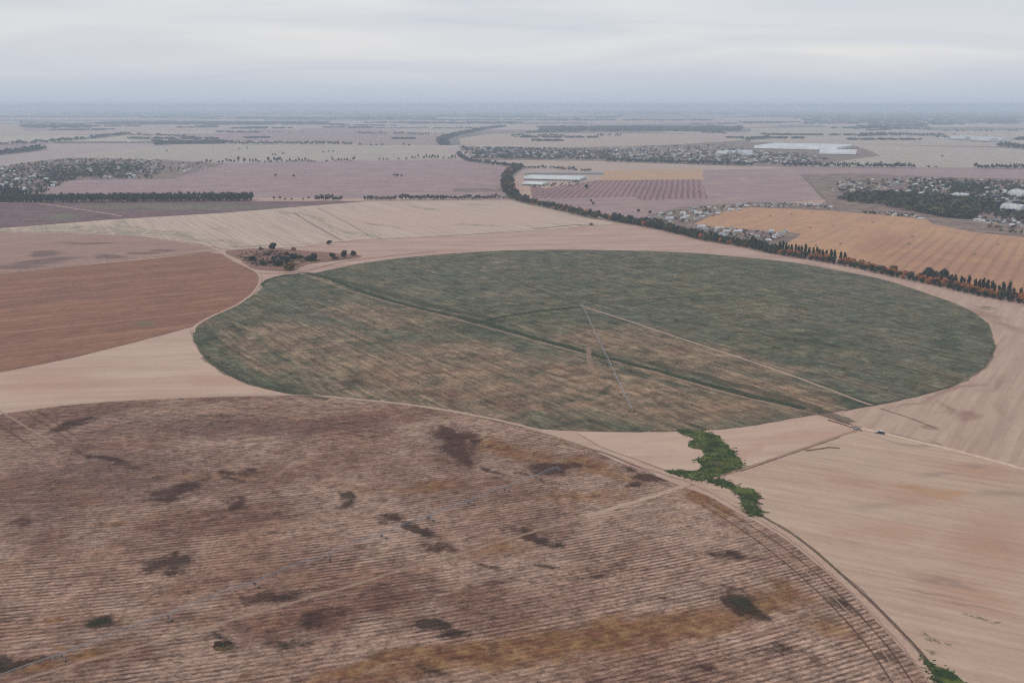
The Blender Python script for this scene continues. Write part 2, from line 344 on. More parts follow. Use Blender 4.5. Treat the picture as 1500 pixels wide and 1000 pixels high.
field('pale_field', [(-250, 352), (0, 335), (160, 322), (330, 312), (450, 302), (540, 295), (640, 294), (752, 294), (830, 311), (905, 328), (800, 337), (700, 343), (600, 348), (520, 352), (440, 362), (330, 366), (292, 358), (200, 346), (100, 341), (0, 340), (-250, 350)], m_pale5(), smooth=False)
def m_mauve6():
    t = T('mauve_brown_soil'); P = t.P(); a = gdir(0, 365, 200, 350)
    c = t.mix(t.ramp(t.streak(P, a, 120, 10, 5), .35, .65), S(150, 124, 116), S(138, 112, 106))
    q = t.warp(P, .015, 60)
    d = [(60, 383, 80, 6, -5), (155, 377, 40, 5), (210, 371, 30, 3), (20, 391, 50, 5), (70, 372, 40, 6), (240, 367, 20, 3), (130, 356, 60, 2)]
    c = t.mix(t.math('MULTIPLY', t.ramp(t.blobs(q, d), .0, .6), .8), c, S(98, 80, 78))
    c = t.mix(t.math('MULTIPLY', t.ramp(t.noise(P, .2, 4, .7), .5, .75), .35), c, S(104, 82, 78))
    c = t.mix(t.math('MULTIPLY', t.ramp(t.streak(P, a, 150, 7, 3), .6, .75), .4), c, S(176, 152, 142)); c = t.mottle(c, t.map(t.map(P, rz=-a), sc=(.3, 1, 1)), .05, .4, .3, d=.7, l=1.25); t.col(c); return t.m
field('mauve_brown_field', [(-250, 352), (0, 341), (100, 342), (200, 347), (292, 359), (318, 367), (300, 370), (200, 379), (100, 389), (0, 400), (-250, 425)], m_mauve6(), smooth=False)
def m_terra():
    t = T('terracotta_soil'); P = t.P(); a = gdir(0, 470, 300, 440)
    c = t.mix(t.ramp(t.streak(P, a, 300, 9, 5, .65), .36, .64), S(136, 101, 84), S(120, 87, 74))
    c = t.mix(t.math('MULTIPLY', t.ramp(t.streak(P, a, 500, 26, 2), .5, .68), .3), c, S(148, 112, 94))
    c = t.mix(t.math('MULTIPLY', t.ramp(t.noise(P, .008, 4), .45, .65), .5), c, S(116, 86, 78))
    c = t.mix(t.math('MULTIPLY', t.ramp(t.rows(P, a, 58, .06), .965, 1.0), .28), c, S(172, 138, 120))
    c = t.mix(t.math('MULTIPLY', t.rows(P, a, 4.2, .2), .16), c, S(90, 62, 54))
    c = t.mix(t.math('MULTIPLY', t.ramp(t.noise(P, .07, 6, .8), .47, .66), .55), c, S(104, 74, 64))
    c = t.mix(t.math('MULTIPLY', t.ramp(t.streak(P, a, 30, 8, 5, .8), .5, .68), .4), c, S(164, 126, 104))
    c = t.mix(t.ramp(t.blobs(t.warp(P, .02, 20), [(212, 474, 24, 6)]), 0, 1.2), c, S(98, 98, 70)); c = t.mottle(c, t.map(t.map(P, rz=-a), sc=(.3, 1, 1)), .06, .4, .3, d=.7, l=1.25); t.col(c); return t.m
field('terracotta_field', [(-300, 432), (0, 402), (100, 391), (200, 381), (305, 370), (322, 372), (342, 383), (362, 392), (377, 401), (381, 412), (369, 430), (343, 448), (308, 465), (278, 479), (200, 500), (100, 525), (0, 545), (-300, 620)], m_terra(), smooth=False, jit=.8)
# brown scrub ground round the thicket
field('scrub_patch', [(330, 368), (390, 363), (440, 367), (520, 372), (530, 376), (500, 381), (450, 388), (432, 396), (400, 396), (372, 394), (358, 382)], simple('scrub_soil', S(140, 106, 96), S(118, 92, 84), .1, 30, 6, c3=S(104, 88, 76), speck=.5, noise_sc=.05), jit=3)
# --- green pivot circle -------------------------------------------------------
GREEN = [(282, 490), (287, 505), (300, 524), (322, 541), (355, 560), (420, 577), (500, 591), (620, 606), (700, 617), (760, 626), (850, 632), (925, 633), (1000, 631), (1060, 628), (1110, 622), (1200, 607), (1300, 590), (1395, 567), (1440, 540), (1456, 513), (1457, 500), (1448, 475), (1430, 460), (1400, 446), (1300, 412), (1230, 397), (1165, 385), (1100, 378), (1020, 371), (950, 368), (800, 366), (700, 369), (600, 377), (530, 386), (455, 401), (440, 402), (420, 402), (388, 412), (381, 425), (352, 445), (312, 464), (287, 480)]
def m_green():
    t = T('green_pivot_crop'); P = t.P(); a = gdir(600, 540, 660, 568); a2 = gdir(300, 480, 700, 440)
    q = t.warp(P, .012, 90); q2 = t.warp(P, .05, 25)
    s1 = t.streak(q2, a2, 90, 9, 5, .62); s2 = t.streak(P, a, 120, 3.2, 5, .65); s0 = t.noise(P, .006, 5, .6)
    g = t.mix(t.ramp(s1, .36, .64), S(68, 75, 60), S(93, 95, 78))
    g = t.mix(t.math('MULTIPLY', t.ramp(s0, .42, .62), .7), g, S(80, 86, 80))
    tan = t.mix(t.ramp(s1, .4, .62), S(146, 121, 104), S(118, 99, 82))
    tan = t.mix(t.math('MULTIPLY', t.ramp(t.noise(P, .014, 4), .5, .68), .8), tan, S(116, 90, 78))
    low = [(430, 500, 180, 45, 5, .75), (640, 560, 330, 60, 8, 1), (900, 570, 230, 55, 8, 1.1), (1010, 520, 190, 32, 14, .9), (1130, 570, 120, 26, 14, .9), (560, 460, 150, 30, 5, .6), (700, 520, 160, 30, 8, .8), (400, 540, 80, 18, 12, .7), (1010, 600, 210, 26, 0, 1.1), (1190, 590, 100, 20, 10, .9), (880, 500, 90, 25, 10, .9)]
    up = [(740, 385, 60, 14, 0, .55), (760, 430, 90, 12, 0, .5), (960, 413, 60, 8, 0, .6), (1100, 445, 60, 14, 0, .55), (1130, 458, 130, 9, 5, .6), (1280, 480, 90, 15, 10, .5), (620, 430, 60, 16, 10, .5), (1350, 530, 60, 25, 0, .4), (700, 395, 50, 8, 0, .5), (1250, 520, 50, 10, 0, .45), (1120, 530, 50, 10, 0, .4)]
    f = t.math('ADD', t.blobs(q, low), t.math('MULTIPLY_ADD', s1, .8, -.4)); f = t.math('ADD', f, t.math('MULTIPLY_ADD', s2, 2.2, -1.1))
    f = t.math('ADD', f, t.math('MULTIPLY_ADD', t.noise(P, .02, 5, .6), .9, -.45))
    c = t.mix(t.math('MULTIPLY', t.ramp(f, -.15, .75), .95), g, tan)
    f2 = t.math('ADD', t.blobs(q, up), t.math('MULTIPLY_ADD', s1, 1.0, -.55))
    c = t.mix(t.math('MULTIPLY', t.ramp(f2, .0, .8), .7), c, S(134, 122, 102))
    lighter = t.math('MULTIPLY', t.ramp(s2, .58, .72), t.ramp(t.blobs(q, low), .1, .5))
    c = t.mix(t.math('MULTIPLY', lighter, .65), c, S(168, 146, 130))
    red = [(760, 590, 90, 16, 8, .9), (640, 580, 80, 14, 8), (820, 545, 70, 12, 8), (560, 560, 60, 12, 5), (690, 540, 80, 10, 0), (880, 600, 60, 6, 10)]
    c = t.mix(t.math('MULTIPLY', t.ramp(t.math('ADD', t.blobs(q, red), t.math('MULTIPLY_ADD', s1, .8, -.45)), .1, .7), .6), c, S(112, 82, 72))
    dk = [(420, 405, 60, 6, -4, 1.2), (300, 500, 26, 22, 0, .9), (350, 480, 70, 14, -14, .6), (440, 455, 60, 9, 0, .5), (470, 498, 60, 8, 0, .5), (1030, 440, 120, 6, -5, .5), (1200, 500, 120, 9, 5, .8), (1400, 500, 50, 35, 60, .7), (1060, 570, 60, 10, 12, .7), (930, 545, 60, 6, 15, 1), (870, 535, 40, 5, 10, 1), (480, 590, 120, 4, 6, 1), (370, 565, 60, 6, 16, 1), (620, 605, 100, 4, 6, .8), (1180, 470, 40, 5, 0, .6), (960, 470, 110, 6, 0, .6), (960, 395, 60, 5, 0, .6), (1150, 400, 70, 6, 5, .6), (860, 585, 40, 5, -25, .9), (890, 573, 30, 4, -25, .9), (980, 560, 60, 5, 15, .9), (1250, 590, 50, 6, -5, .9), (1080, 385, 120, 4, 2, .5), (850, 625, 60, 4, 0, .8), (700, 478, 80, 12, 8, .9)]
    d = t.ramp(t.math('ADD', t.blobs(q, dk), t.math('MULTIPLY_ADD', s1, 1.5, -.80)), -.05, .6)
    c = t.mix(t.math('MULTIPLY', d, .8), c, S(56, 66, 54))
    c = t.mix(t.math('MULTIPLY', t.ramp(t.noise(P, .035, 7, .78), .47, .62), .62), c, S(56, 66, 54))
    c = t.mix(t.math('MULTIPLY', t.ramp(t.noise(t.map(P, loc=(771, 317, 0)), .04, 7, .78), .52, .68), .55), c, S(132, 128, 110))
    c = t.mix(t.math('MULTIPLY', t.math('MULTIPLY', t.ramp(t.streak(P, a, 45, 4.5, 6, .8), .5, .64), t.ramp(t.blobs(q, low), .0, .5)), .6), c, S(154, 130, 112))
    c = t.mix(t.math('MULTIPLY', t.math('MULTIPLY', t.ramp(t.streak(t.map(P, loc=(99, 45, 0)), a, 40, 4, 6, .8), .52, .64), t.ramp(t.blobs(q, low), .0, .5)), .6), c, S(78, 68, 54))
    pr = t.map(t.map(P, rz=-a2), sc=(.35, 1, 1))
    c = t.mix(t.math('MULTIPLY', t.ramp(t.noise(pr, .13, 6, .8), .5, .68), .5), c, S(58, 64, 52))
    c = t.mix(t.math('MULTIPLY', t.ramp(t.noise(t.map(pr, loc=(71, 17, 0)), .14, 6, .8), .53, .7), .42), c, S(150, 138, 120))
    # small patches of bare crop-free earth and the grain of plants
    c = t.mix(t.math('MULTIPLY', t.ramp(t.noise(P, .45, 4, .75), .48, .72), .42), c, S(60, 66, 54))
    c = t.mix(t.math('MULTIPLY', t.ramp(t.streak(P, a, 26, 1.6, 3, .7), .56, .75), .35), c, S(160, 144, 128))
    c = t.mottle(c, P, .05, .6, .45, w=.07); c = t.mottle(c, t.map(t.map(P, rz=-a), sc=(.16, 1, 1)), .16, .75, .6, off=55, w=.07)
    t.col(c); t.bump(t.noise(P, .8, 4, .7), .5, .6); return t.m
field('green_pivot_field', GREEN, m_green(), jit=1.2, step=6)
# --- bare sandy ground on the right ----------------------------------------------
def m_sand_r():
    t = T('bare_sandy_soil'); P = t.P(); a = gdir(1150, 700, 1450, 750); q = t.warp(P, .015, 60)
    c = t.mix(t.ramp(t.streak(P, a, 140, 5, 5, .6), .34, .68), S(174, 154, 140), S(162, 138, 124))
    c = t.mix(t.math('MULTIPLY', t.ramp(t.noise(P, .01, 4), .42, .66), .6), c, S(170, 151, 138))
    pk = [(1340, 725, 130, 26, 8), (1250, 700, 90, 14, 8), (1450, 800, 90, 60, 20), (1400, 870, 120, 40, 15), (1440, 690, 80, 20, 10), (1300, 780, 120, 20, 10)]
    st = t.streak(P, a, 90, 2.8, 4, .6)
    c = t.mix(t.math('MULTIPLY', t.ramp(t.math('ADD', t.blobs(q, pk), t.math('MULTIPLY_ADD', st, 1.6, -.85)), -.05, .9), .6), c, S(158, 124, 108))
    og = [(1385, 722, 60, 9, 8), (1350, 712, 50, 6, 8)]
    c = t.mix(t.math('MULTIPLY', t.ramp(t.math('MULTIPLY', t.blobs(q, og), t.ramp(st, .35, .6)), 0, .5), .6), c, S(160, 122, 88))
    dk = [(1390, 695, 60, 6, 3, .8), (1280, 735, 60, 12, 0, .5), (1360, 850, 60, 8, 14, .9), (1480, 735, 60, 10, 5, .8), (1300, 640, 60, 4, 8, .8), (1420, 680, 40, 4, 5, .7), (1330, 865, 90, 2, 14, 1), (1400, 890, 60, 3, 12, .8), (1480, 650, 40, 5, 0, .5)]
    c = t.mix(t.math('MULTIPLY', t.ramp(t.blobs(q, dk), 0, .8), .55), c, S(122, 106, 102))
    gv = [(1360, 935, 26, 5, 30), (1440, 908, 34, 3, 12), (1390, 945, 14, 3, 20), (1375, 960, 20, 3, 30)]
    c = t.mix(t.math('MULTIPLY', t.math('MULTIPLY', t.ramp(t.blobs(t.warp(P, .06, 16), gv), 0, .5), t.ramp(t.noise(P, .3, 4, .7), .4, .6)), .85), c, S(98, 92, 58))
    rut = t.rows(P, a, 5.5, .2)
    c = t.mix(t.math('MULTIPLY', t.math('MULTIPLY', rut, t.ramp(t.noise(P, .02, 3), .4, .65)), .14), c, S(120, 98, 90))
    c = t.mix(t.math('MULTIPLY', t.ramp(t.noise(P, .12, 7, .82), .5, .7), .3), c, S(140, 118, 108))
    c = t.mix(t.math('MULTIPLY', t.ramp(t.noise(P, .5, 4, .75), .5, .78), .22), c, S(116, 98, 90)); c = t.mottle(c, t.map(t.map(P, rz=-a), sc=(.3, 1, 1)), .08, .28, .2, d=.75, l=1.15); t.col(c); t.bump(t.noise(P, .6, 4, .7), .3, .4); return t.m
field('sandy_field', [(1262, 629), (1330, 645), (1420, 667), (1500, 690), (1700, 740), (1800, 1180), (1480, 1180), (1400, 1020), (1340, 945), (1260, 862), (1165, 785), (1100, 747), (1020, 707), (1090, 687), (1180, 655)], m_sand_r(), smooth=False, jit=.6)
def m_sand_e():
    t = T('raked_sandy_soil'); P = t.P(); a = gdir(1395, 640, 1430, 590); q = t.warp(P, .015, 50)
    c = t.mix(t.ramp(t.streak(P, a, 120, 5, 5, .6), .34, .68), S(170, 150, 139), S(155, 132, 122))
    c = t.mix(t.math('MULTIPLY', t.ramp(t.noise(P, .012, 4), .45, .66), .6), c, S(164, 142, 131))
    dk = [(1415, 612, 34, 14, 10, 1), (1385, 600, 24, 14, 60, .8), (1365, 628, 22, 4, 10, 1.1), (1400, 575, 80, 6, -18, .8), (1455, 560, 30, 16, -50, .7), (1470, 600, 20, 30, 0, .5), (1335, 590, 40, 5, -14, .7), (1440, 460, 60, 8, 14, .8), (1475, 478, 40, 8, 20, .7), (1340, 640, 24, 2, 15, .7)]
    st = t.streak(P, a, 60, 2.6, 4)
    c = t.mix(t.math('MULTIPLY', t.ramp(t.math('ADD', t.blobs(q, dk), t.math('MULTIPLY_ADD', st, .8, -.42)), .05, .7), .75), c, S(134, 108, 97))
    gv = [(1447, 452, 24, 4, 6)]
    c = t.mix(t.math('MULTIPLY', t.math('MULTIPLY', t.ramp(t.blobs(t.warp(P, .06, 22), gv), .1, .7), t.ramp(t.noise(P, .2, 5, .8), .42, .55)), .8), c, S(88, 88, 62))
    c = t.mix(t.math('MULTIPLY', t.ramp(t.noise(P, .12, 7, .82), .5, .7), .3), c, S(140, 118, 108))
    c = t.mix(t.math('MULTIPLY', t.ramp(t.noise(P, .5, 4, .75), .5, .78), .2), c, S(116, 98, 90)); c = t.mottle(c, t.map(t.map(P, rz=-a), sc=(.3, 1, 1)), .08, .28, .2, d=.75, l=1.15); t.col(c); return t.m
field('sandy_field', [(1262, 629), (1215, 608), (1300, 591), (1395, 568), (1441, 540), (1457, 513), (1458, 500), (1449, 475), (1431, 460), (1400, 445), (1340, 424), (1300, 411), (1230, 396), (1180, 385), (1230, 391), (1300, 407), (1380, 424), (1440, 438), (1500, 450), (1640, 478), (1760, 755), (1500, 689), (1420, 666), (1330, 644)], m_sand_e(), smooth=False, jit=.6)
def m_sand_c():
    t = T('light_sandy_soil'); P = t.P(); q = t.warp(P, .02, 50)
    c = t.mix(t.ramp(t.streak(P, .1, 120, 14, 5, .6), .34, .68), S(178, 158, 145), S(165, 141, 131))
    c = t.mix(t.math('MULTIPLY', t.ramp(t.blobs(q, [(1180, 640, 90, 14, -10), (1240, 612, 60, 10), (1110, 660, 50, 10, -20), (1215, 600, 60, 6), (60, 560, 140, 26), (330, 560, 90, 16, 12)]), 0, .8), .55), c, S(162, 130, 118))
    c = t.mix(t.math('MULTIPLY', t.ramp(t.noise(P, .12, 7, .82), .5, .7), .3), c, S(140, 118, 108))
    c = t.mix(t.math('MULTIPLY', t.ramp(t.noise(P, .5, 4, .75), .5, .78), .16), c, S(130, 108, 98)); t.col(c); return t.m
M_sc = m_sand_c()
field('sandy_field', [(845, 634), (925, 635), (1000, 633), (1060, 630), (1110, 624), (1200, 609), (1262, 628), (1180, 655), (1090, 686), (1018, 706), (950, 679), (880, 655)], M_sc, smooth=False, jit=.5)
field('sandy_field', [(-300, 625), (0, 548), (100, 527), (200, 502), (278, 482), (284, 505), (300, 526), (322, 543), (355, 562), (425, 580), (250, 584), (100, 594), (0, 608), (-300, 665)], M_sc, smooth=False, jit=.5)
# --- near brown pivot field ----------------------------------------------------------
NEAR = [(-700, 1250), (-700, 760), (-300, 662), (0, 607), (100, 594), (250, 584), (430, 581), (530, 588), (640, 601), (760, 626), (850, 653), (910, 678), (960, 697), (1005, 715), (1040, 728), (1075, 748), (1130, 777), (1200, 830), (1250, 875), (1310, 940), (1350, 990), (1410, 1090), (1450, 1250)]
RA, RB = .322, .00066
def m_near():
    t = T('furrowed_brown_soil'); P = t.P(); q = t.warp(P, .03, 34); q1 = t.warp(P, .008, 80)
    s1 = t.streak(P, ROWA, 24, 3.6, 6, .75); s2 = t.streak(P, ROWA, 260, 30, 4, .6); n0 = t.noise(P, .012, 5, .62)
    soil = t.mix(t.ramp(s2, .38, .62), S(148, 118, 104), S(118, 88, 78))
    soil = t.mix(t.math('MULTIPLY', t.ramp(n0, .42, .58), .85), soil, S(164, 140, 128))
    # paler ground towards the right and centre, darker mauve at the far left
    soil = t.mix(t.math('MULTIPLY', t.ramp(t.blobs(q1, [(1000, 800, 420, 200, 15), (600, 760, 240, 80, 0), (300, 730, 120, 26, -10, .9), (60, 860, 180, 90, 0, .8), (760, 640, 200, 40, 15, .7), (1230, 930, 160, 120, 40, 1.2)]), 0, .9), .6), soil, S(176, 151, 139))
    soil = t.mix(t.math('MULTIPLY', t.ramp(t.blobs(q1, [(160, 690, 280, 60, 0), (60, 740, 140, 50, 0), (330, 620, 260, 28, 0)]), 0, .9), .75), soil, S(104, 80, 77))
    # furrows: dark stubble lines between pale ridges, broken up along their length
    xs = t.n('SeparateXYZ'); t.lk(t.warp(P, .3, .7), xs.inputs[0])
    rc = t.math('SUBTRACT', xs.outputs[1], t.math('MULTIPLY', xs.outputs[0], t.math('MULTIPLY_ADD', xs.outputs[0], RB/2, RA)))   # rows bend a little across the field
    rj = t.math('MULTIPLY', t.streak(P, ROWA, 260, 10, 3), 6.0)
    fr = t.ramp(t.math('MULTIPLY_ADD', t.math('SINE', t.math('ADD', t.math('MULTIPLY', rc, 2*math.pi/3.0), rj)), .5, .5), .45, .8); br = t.ramp(t.streak(P, ROWA, 9, 2.4, 5, .8), .30, .50, .35, 1)
    reg = t.math('MULTIPLY_ADD', t.ramp(t.noise(P, .014, 5, .7), .38, .62), .65, .35)
    c = t.mix(t.math('MULTIPLY', t.math('MULTIPLY', fr, br), t.math('MULTIPLY', reg, .78)), soil, S(62, 40, 36))
    c = t.mix(t.math('MULTIPLY', t.ramp(s1, .50, .68), .4), c, S(170, 146, 132))
    c = t.mix(t.math('MULTIPLY', t.ramp(s1, .5, .34), .3), c, S(76, 50, 45))
    # crumbly residue
    c = t.mix(t.math('MULTIPLY', t.ramp(t.noise(t.map(t.map(P, rz=-ROWA), sc=(.6, 1, 1)), .7, 5, .75), .47, .66), .55), c, S(70, 48, 44))
    c = t.mix(t.math('MULTIPLY', t.ramp(t.noise(P, .9, 4, .75), .55, .72), .35), c, S(176, 150, 136))
    pr = t.map(t.map(P, rz=-ROWA), sc=(.45, 1, 1))
    c = t.mix(t.math('MULTIPLY', t.ramp(t.noise(pr, .26, 5, .8), .5, .66), .55), c, S(74, 48, 42))
    c = t.mix(t.math('MULTIPLY', t.ramp(t.noise(t.map(pr, loc=(91, 17, 0)), .3, 5, .8), .54, .7), .5), c, S(176, 150, 134))
    # ochre weeds
    oc = [(980, 905, 300, 34, -13, 1), (760, 960, 300, 40, -13, 1.1), (560, 985, 160, 22, -13, 1), (1150, 850, 70, 22, 20, .6), (740, 670, 130, 22, 15, .75), (860, 690, 80, 20, 18, .7), (1040, 750, 50, 20, 25, .7), (1000, 735, 34, 14, 15, 1.2), (160, 957, 80, 14, -8, .8), (100, 905, 14, 6, 0, 1.1), (108, 905, 16, 6, 0, 1.2), (120, 945, 22, 5, 0, .8), (870, 740, 90, 14, 0, .5), (620, 720, 90, 14, 0, .45), (1290, 880, 60, 20, 45, .4), (1200, 900, 80, 24, 10, .7), (330, 690, 80, 6, 0, .5), (200, 760, 60, 6, 0, .5), (60, 975, 90, 14, -10, .7), (740, 800, 90, 14, 0, .4)]
    of = t.math('ADD', t.blobs(q1, oc), t.math('MULTIPLY_ADD', t.noise(P, .05, 5, .7), 1.6, -.88))
    c = t.mix(t.math('MULTIPLY', t.ramp(of, -.1, .55), .8), c, t.mix(t.ramp(t.noise(P, .12, 4, .7), .42, .6), S(106, 68, 42), S(128, 98, 64)))
    # dark damp patches
    dk = [(672, 652, 46, 36, 28, 1.3), (655, 635, 34, 16, 0, .9), (725, 690, 34, 6, 20, .8), (820, 688, 50, 13, -6, 1.3), (760, 695, 40, 5, 10, .5), (497, 728, 18, 10, 20, 1), (505, 740, 12, 12, 60, .6), (575, 762, 26, 12, 0, .9), (610, 775, 36, 12, 20, 1.1), (650, 800, 36, 9, 10, 1), (560, 770, 20, 12, 0, .6), (790, 790, 44, 12, 18, 1.05), (745, 775, 20, 8, 0, .6), (800, 830, 34, 6, 0, .8), (715, 825, 20, 6, 0, .9), (245, 832, 46, 16, 0, 1.15), (340, 740, 20, 20, 80, .9), (350, 690, 30, 8, 0, .9), (270, 715, 60, 12, -14, 1), (240, 728, 30, 8, -10, .8), (380, 685, 14, 6, 0, .9), (345, 700, 22, 6, 30, .8), (35, 765, 24, 16, 0, .7), (150, 670, 80, 7, 15, .8), (110, 620, 50, 9, -16, .9), (165, 905, 42, 13, -2, 1.35), (1090, 885, 46, 24, 22, 1.55), (1235, 885, 40, 12, 30, .9), (630, 910, 30, 14, 12, 1.2), (660, 925, 40, 8, -12, .9), (400, 880, 80, 16, -8, .8), (470, 905, 50, 20, -20, .9), (430, 940, 60, 14, 0, .5), (960, 700, 34, 12, 0, 1.4), (940, 715, 26, 7, 0, 1), (885, 660, 30, 10, 20, .6), (925, 690, 30, 8, 20, .6), (1060, 810, 50, 10, 0, .6), (1075, 815, 26, 9, 0, .7), (1140, 950, 60, 18, 0, .6), (1030, 985, 60, 14, 0, .7), (50, 975, 80, 12, -14, .9), (560, 660, 60, 6, 0, .4), (640, 980, 50, 14, 0, .7), (1290, 960, 30, 10, 40, .7), (320, 612, 60, 5, 0, .4), (20, 980, 30, 20, 0, 1), (880, 840, 70, 8, -10, .5), (950, 880, 60, 8, -10, .5), (700, 862, 60, 9, -10, .5), (325, 945, 30, 12, 0, .8)]
    df = t.math('ADD', t.blobs(q, dk), t.math('MULTIPLY_ADD', t.noise(P, .09, 6, .8), 2.6, -1.38))
    dc = t.mix(t.ramp(t.noise(P, .02, 3), .4, .6), S(64, 42, 38), S(50, 40, 34))
    c = t.mix(t.math('MULTIPLY', t.ramp(df, -.05, .62), .9), c, dc)
    gn = [(1090, 885, 38, 18, 22, 1.2), (165, 903, 36, 9, -2, 1.2), (600, 768, 18, 5, 0, .8), (10, 985, 34, 14, 0, 1)]
    c = t.mix(t.math('MULTIPLY', t.ramp(t.blobs(q, gn), .1, 1.0), .75), c, S(36, 44, 32))
    md = [(370, 640, 350, 40, 0), (600, 650, 200, 30, 0)]
    c = t.mix(t.math('MULTIPLY', t.math('MULTIPLY', t.ramp(t.blobs(q1, md), 0, .7), t.ramp(t.noise(P, .05, 5, .7), .5, .66)), .5), c, S(92, 64, 60))
    c = t.mottle(c, t.map(t.map(P, rz=-ROWA), sc=(.55, 1, 1)), .22, .75, .5, d=.5, l=1.4, w=.08); c = t.mottle(c, P, .03, .35, .22, w=.08, off=31)
    t.col(c); t.bump(t.math('ADD', t.math('MULTIPLY', fr, -.7), t.noise(P, .9, 4, .7)), .6, .5); return t.m
field('brown_pivot_field', NEAR, m_near(), jit=.5, step=5)
# ------------------------------------------------------------------ tracks and ditches
PALE = strip_mat('pale_dirt_track', S(182, 160, 146), S(168, 144, 132), .85, True)
PALE2 = strip_mat('faint_dirt_track', S(168, 144, 130), S(156, 130, 118), .6, rag=.6)
FARR = strip_mat('field_road', S(190, 172, 160), S(172, 152, 142), .9, rag=.3, sc=.03)
DGRN = strip_mat('ditch_weeds', S(44, 54, 42), S(62, 72, 52), .9, rag=.75, sc=.07)
DGRN2 = strip_mat('thin_weed_line', S(58, 66, 56), S(80, 84, 66), .42, rag=.8, sc=.1)
DBRN = strip_mat('dark_wheel_rut', S(84, 62, 54), S(100, 78, 68), .55, rag=.7, sc=.12)
DK = strip_mat('dark_field_margin', S(84, 72, 66), S(104, 92, 80), .7, rag=.7, sc=.1)
ribbon('field_track', [(-60, 1024), (57, 989), (250, 934), (450, 877), (700, 803), (870, 754)], 3, strip_mat('overgrown_track', S(178, 154, 140), S(158, 132, 118), .52, rag=.7), jit=1)
ribbon('field_track', [(860, 757), (950, 729), (1018, 707), (1060, 697)], 5, PALE, jit=.5)
ribbon('field_track', [(1010, 710), (1090, 687), (1180, 656), (1230, 639), (1264, 628)], 4, PALE2)
ribbon('rut_line', [(1085, 691), (1130, 675), (1180, 658), (1230, 641)], 1.6, DBRN)
ribbon('field_track', [(-300, 662), (0, 607), (100, 593), (250, 583), (430, 579), (530, 586), (640, 599), (760, 623), (850, 650), (950, 686), (1018, 708), (1100, 752), (1165, 792), (1250, 866), (1335, 955), (1400, 1045)], 5, PALE, jit=.3)
ribbon('rut_line', [(850, 655), (880, 662), (920, 678), (960, 696)], 1.5, DBRN)
ribbon('weed_margin', [(1090, 738), (1118, 757), (1165, 785), (1215, 826), (1290, 895), (1345, 952), (1400, 1020)], 2.2, DK)
for off, m_ in ((-6, DBRN), (-13, PALE2), (-22, DBRN)):
    ribbon('wheel_rut', [(1040+off*.6, 735-off*.2), (1100+off*.9, 766-off*.3), (1165+off, 808-off*.5), (1250+off*1.2, 882-off*.5), (1310+off*1.4, 948-off*.5), (1352+off*1.6, 1005-off*.5)], 1.3, m_, step=3)
ribbon('field_track', [(850, 448), (925, 472), (1000, 497), (1150, 547), (1265, 590), (1300, 602)], 3.4, PALE, jit=.6)
ribbon('rut_line', [(1290, 599), (1330, 612), (1372, 628)], 2.2, DBRN)
ribbon('field_track', [(440, 399), (500, 422), (560, 440), (640, 461), (720, 482), (830, 512), (960, 546), (1080, 580), (1190, 605), (1262, 627)], 4, PALE2, jit=1)
ribbon('field_track', [(1262, 628), (1330, 644), (1420, 666), (1500, 688), (1640, 728)], 6, strip_mat('pale_road', S(196, 176, 162), S(182, 160, 146), .95, False, .25), jit=.4)
ribbon('ditch_weeds', [(448, 400), (480, 408), (560, 437), (620, 453), (670, 464), (710, 473), (770, 492), (830, 508), (880, 523), (950, 540), (1030, 562), (1110, 583), (1180, 599)], 10, DGRN, jit=3)
ribbon('ditch_weeds', [(445, 399), (500, 412), (570, 431), (640, 450), (700, 462), (742, 472)], 16, DGRN2, jit=5)
ribbon('ditch_weeds', [(950, 530), (1040, 555), (1110, 572), (1190, 598), (1245, 620)], 14, DGRN2, jit=5)
ribbon('ditch_weeds', [(1160, 597), (1200, 607), (1245, 622)], 2.6, DK, jit=.4)
ribbon('ditch_weeds', [(700, 473), (740, 464), (790, 456), (850, 450)], 9, DGRN, jit=1)
ribbon('weed_line', [(298, 522), (380, 518), (460, 512), (540, 504), (610, 489), (660, 480), (700, 473)], 2.6, DGRN2, jit=1)
ribbon('weed_line', [(740, 405), (790, 425), (848, 447)], 4, DGRN2, jit=3)
ribbon('weed_line', [(855, 447), (930, 440), (1000, 436), (1060, 432)], 5, DGRN2, jit=3)
ribbon('ditch_weeds', [(383, 418), (395, 409), (415, 404), (440, 401)], 7, DGRN, jit=1)
ribbon('ditch_weeds', [(300, 523), (322, 540), (355, 558), (420, 574), (480, 586)], 9, DGRN2, jit=3)
ribbon('weed_margin', [(1457, 505), (1452, 525), (1430, 548), (1390, 567), (1300, 590), (1235, 601)], 4, DGRN2, jit=2)
ARC = strip_mat('faint_wheel_arc', S(150, 138, 122), S(130, 124, 108), .35, rag=.8)
for x_, y_ in ((1079, 455), (1127, 457), (1178, 462), (1230, 465)):
    ribbon('wheel_rut', [(x_-6, y_-8), (x_, y_-2), (x_+2, y_+3), (x_, y_+9)], 1.6, ARC, step=3)
for d_ in (0, 14, 30):
    ribbon('field_track', [(560+d_*2, 500+d_), (700+d_*2, 545+d_), (860+d_*2, 598+d_)], .9, PALE2, jit=.3)
ribbon('pale_patch', [(860, 510), (864, 528), (872, 550)], 7, strip_mat('bare_patch', S(166, 142, 126), S(140, 118, 102), .55, rag=1.2, sc=.2), jit=2)
